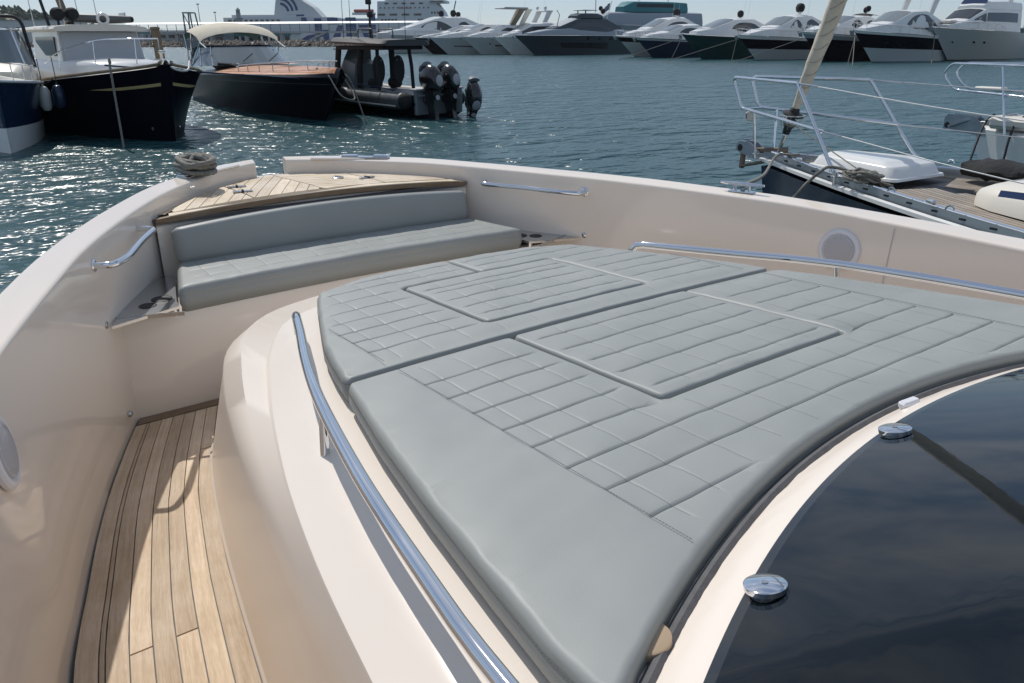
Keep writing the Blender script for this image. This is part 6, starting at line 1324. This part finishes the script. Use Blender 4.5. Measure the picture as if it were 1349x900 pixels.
# lamp posts and lighthouse
def lamp(p, h_, label, group=None):
    t_ = thing('lamp_post', p, label, 'lamp post', group, rz=rz_); MB().tube([(0, 0, 0), (0, 0, h_)], [.28, .16], n=6).build('pole', 'steelgrey', t_); MB().box((0, 0, h_), (1.5, .6, .5), bev=.1).build('lamp_head', 'steelgrey', t_); return t_
lamp(frame(420, -157, 0)[0], 19, 'tall floodlight mast left of the small lighthouse')
lamp(frame(430, -152.5, 0)[0], 15.5, 'shorter floodlight mast standing nearest the small lighthouse')
lamp(frame(420, 50.6, 0)[0], 11.5, 'thin lamp post on the skyline right of the flag')
lamp(frame(420, 68, 0)[0], 13, 'thin lamp post above the teal wheelhouse yacht')
lh = thing('lighthouse', frame(560, -183, 0)[0], 'small stone lighthouse tower seen left of the ferry funnel', 'lighthouse')
MB().lathe([(2.6, 0), (2.2, 15), (2.8, 15.2), (2.8, 15.9), (1.5, 16), (1.5, 19)], n=16).build('tower', 'concrete', lh, sharp=30); MB().lathe([(1.35, 18.8), (1.35, 20.6), (1.7, 20.7), (0, 22.4)], n=12).build('lantern', 'steelgrey', lh)
# ferry
fp, frz = frame(640, -128, rad(-4)); fe = thing('ferry', fp, 'large white and blue ferry with a curved-stripe funnel lying beyond the breakwater', 'ferry', rz=frz)
LX0, LX1 = -92, 84
MB().loft([[(x, y, z) for x, y, z in ((LX0+a, -12+b_, zz) for a, b_, zz in ((0, 0, 0), (0, 0, 13)))] for _ in (0,)]+[[(LX1-18, -12, 0), (LX1-8, -12, 13)], [(LX1-4, 0, 0), (LX1+8, 0, 13.5)], [(LX1-18, 12, 0), (LX1-8, 12, 13)], [(LX0, 12, 0), (LX0, 12, 13)], [(LX0, -12, 0), (LX0, -12, 13)]]).build('hull', 'ship_white', fe, smooth=False)
MB().box((LX0+88, 0, 13.2), (176, 24, .4)).build('main_deck', 'ship_white', fe, smooth=False)
MB().box((-48, 0, 15.5), (86, 22, 4.6)).build('aft_deckhouse', 'ship_white', fe, smooth=False)
MB().box((-60, 0, 18.5), (50, 18, 2.4)).build('upper_deckhouse', 'ship_white', fe, smooth=False)
MB().box((10, 0, 15.0), (38, 22, 3.6)).build('midships_deckhouse', 'ship_white', fe, smooth=False)
MB().loft([[(28, w_, 13.4), (29, w_, 28.5), (72, w_, 28.5), (78, w_, 21), (81, w_, 13.4)] for w_ in (-11, 11)], closed=True, cap0=True, cap1=True).build('forward_house', 'ship_white', fe, smooth=False)
MB().loft([[(34, w_, 28.5), (35, w_, 33), (66, w_, 33), (70, w_, 28.5)] for w_ in (-8, 8)], closed=True, cap0=True, cap1=True).build('bridge_deck', 'ship_white', fe, smooth=False)
MB().box((74, 0, 28.2), (12, 25, 1.6)).build('bridge_wing', 'ship_white', fe, smooth=False)
MB().loft([[(-53, w_, 17), (-49, w_, 34.5), (-45, w_, 34.8), (-32, w_, 31), (-22, w_, 25), (-15, w_, 17.8)] for w_ in (-7, 7)], closed=True, cap0=True, cap1=True).build('funnel', 'ship_white', fe, smooth=False)
for k, r0 in enumerate((5, 8.4, 11.8)):     # three quarter-circle stripes
    cx, cz = -47.0, 21.5; n_ = 14; f_ = lambda r_, a: (cx+r_*math.sin(a), -7.12, cz+r_*math.cos(a))
    A_ = [f_(r0, a) for a in np.linspace(.05, PI*.47, n_)]; B_ = [f_(r0+1.9, a) for a in np.linspace(.05, PI*.47, n_)]
    MB().loft([[(p[0], p[1]+.3, p[2]) for p in A_], A_, B_, [(p[0], p[1]+.3, p[2]) for p in B_]]).build('funnel_stripe', 'ship_blue', fe, smooth=False)
for x in (-45, -39, -33.5): MB().tube([(x, 0, 30), (x-.6, 0, 37.5)], 1.1, n=8).build('exhaust_pipe', 'steelgrey', fe)
MB().box((-36, -7.1, 19.3), (14, .25, 1.1)).build('funnel_lettering_band', 'ship_blue', fe, smooth=False)
text_part('BALEÀRIA', 8.2, (-91, -12.25, 4.2), (PI/2, 0, 0), 'ship_teal', fe, 'hull_lettering', .05)
text_part('BALEARIA', 2.2, (45, -11.15, 23.2), (PI/2, 0, 0), 'red', fe, 'house_lettering', .05)
# blue hull pattern: bars and the big slanted letters
for poly in ([(-10, 12.8), (-2, 12.8), (-2, 17.3), (-10, 17.3)], [(-20, 4), (-14.5, 4), (-14.5, 17), (-20, 17)], [(-8, 1), (-2, 1), (2, 12), (-2, 12)], [(4, 1), (12, 1), (12, 17.5), (4, 17.5)], [(19, 1), (27, 1), (27, 12.5), (13.5, 12.5)], [(22, 13.5), (27, 13.5), (27, 20), (22, 20)], [(-30, 13.3), (-26, 13.3), (-26, 17.6), (-30, 17.6)], [(-33, 1.5), (-22, 1.5), (-20, 6), (-26, 5)], [(-14, 1), (-9.5, 1), (-9.5, 9), (-14, 9)]):
    MB().slab(poly, .25, Matrix.Translation((0, -12.02, 0)) @ Matrix.Rotation(PI/2, 4, 'X')).build('hull_marking', 'ship_blue', fe, smooth=False)
MB().box((18, -9.5, 22.0), (15, 4, 2.2), bev=.6).build('lifeboat', 'red', fe); MB().box((18, -9.5, 20.0), (17, 5, 1.6)).build('lifeboat_deck', 'ship_white', fe, smooth=False)
def wrow(n, x0, dx_, z, w_, h_, y=-11.1):
    w0 = None
    for i in range(n):
        if w0 is None: w0 = MB().box((0, y, z), (w_, .3, h_)).build('window', 'darkglass', fe, smooth=False); w0.location.x = x0
        else: c_ = w0.copy(); COL.objects.link(c_); c_.location.x = x0+i*dx_
wrow(4, 31.5, 9.2, 19.3, 5.6, 1.3); wrow(12, 31, 3.3, 24, .9, .9); wrow(5, 36, 6.5, 27.0, 3.0, 1.0); wrow(4, 70, 2.2, 20.5, 1.0, 1.4); wrow(5, 32, 2.6, 15.2, 1.8, 2.2, -11.15); wrow(3, 60, 2.6, 15.2, 1.8, 2.2, -11.15); wrow(2, -52.5, 4.2, 6.5, 1.8, 1.8, -12.1); wrow(10, -86, 4.2, 15.6, 2.4, 1.5, -11.1); wrow(1, 74, 1, 28.2, 10, .9, -12.5); wrow(6, 37, 4.6, 31, 2.8, 1.1, -8.1)
# hill with trees, far left
hp0, hrz = frame(620, -392, rad(-9)); mb = MB(); R_ = []
for j in range(9):
    R_.append([(-160+i*14, j*14-10, 22*math.exp(-((i*14-150+6*j)/75)**2)*math.sin(PI*min(1, (j+.3)/8.0))*1.0+1+2*rr_.random()) for i in range(26)])
hl_ = mb.loft(R_).build('hillside', 'hill'); hl_.location = hp0; hl_.rotation_euler = (0, 0, hrz); tag(hl_, kind='structure')
mb = MB(); rr_ = random.Random(21)
for i in range(420):
    x = rr_.uniform(-160, 120); yj = rr_.uniform(2, 70); hz_ = 20*math.exp(-((x+10+.4*yj)/75)**2)*math.sin(PI*min(1, (yj/14+1)/8.0))+2
    R0 = rr_.uniform(2.2, 4.6); cz_ = hz_+R0*.7
    for k in range(9):
        c_ = Vector((x+rr_.gauss(0, R0*.5), yj+rr_.gauss(0, R0*.5), cz_+rr_.gauss(0, R0*.4))); s_ = R0*rr_.uniform(.35, .7)
        vs = [c_+Vector((s_*rr_.uniform(.6, 1.3)*a, s_*rr_.uniform(.6, 1.3)*b_, s_*rr_.uniform(.5, 1.1)*e)) for a, b_, e in ((-1, 0, 0), (1, 0, 0), (0, -1, 0), (0, 1, 0), (0, 0, -1), (0, 0, 1))]
        mb.add(vs, [(0, 2, 5), (2, 1, 5), (1, 3, 5), (3, 0, 5), (2, 0, 4), (1, 2, 4), (3, 1, 4), (0, 3, 4)])
fo_ = mb.build('hillside_trees', 'foliage', smooth=False); fo_.location = hp0; fo_.rotation_euler = (0, 0, hrz); tag(fo_, kind='stuff')
# ================================================================== HAZE
hz_m = bpy.data.materials.new('sea_haze'); hz_m.use_nodes = True; t = hz_m.node_tree; t.nodes.clear()
pv = t.nodes.new('ShaderNodeVolumePrincipled'); pv.inputs['Color'].default_value = (0.90, 0.95, 1.0, 1); pv.inputs['Density'].default_value = 0.00007; pv.inputs['Anisotropy'].default_value = 0.3
mo_ = t.nodes.new('ShaderNodeOutputMaterial'); t.links.new(pv.outputs[0], mo_.inputs['Volume']); MT['haze'] = hz_m
hz = MB().box((380, -150, 21), (1000, 1100, 46)).build('haze', 'haze', smooth=False); tag(hz, kind='stuff')
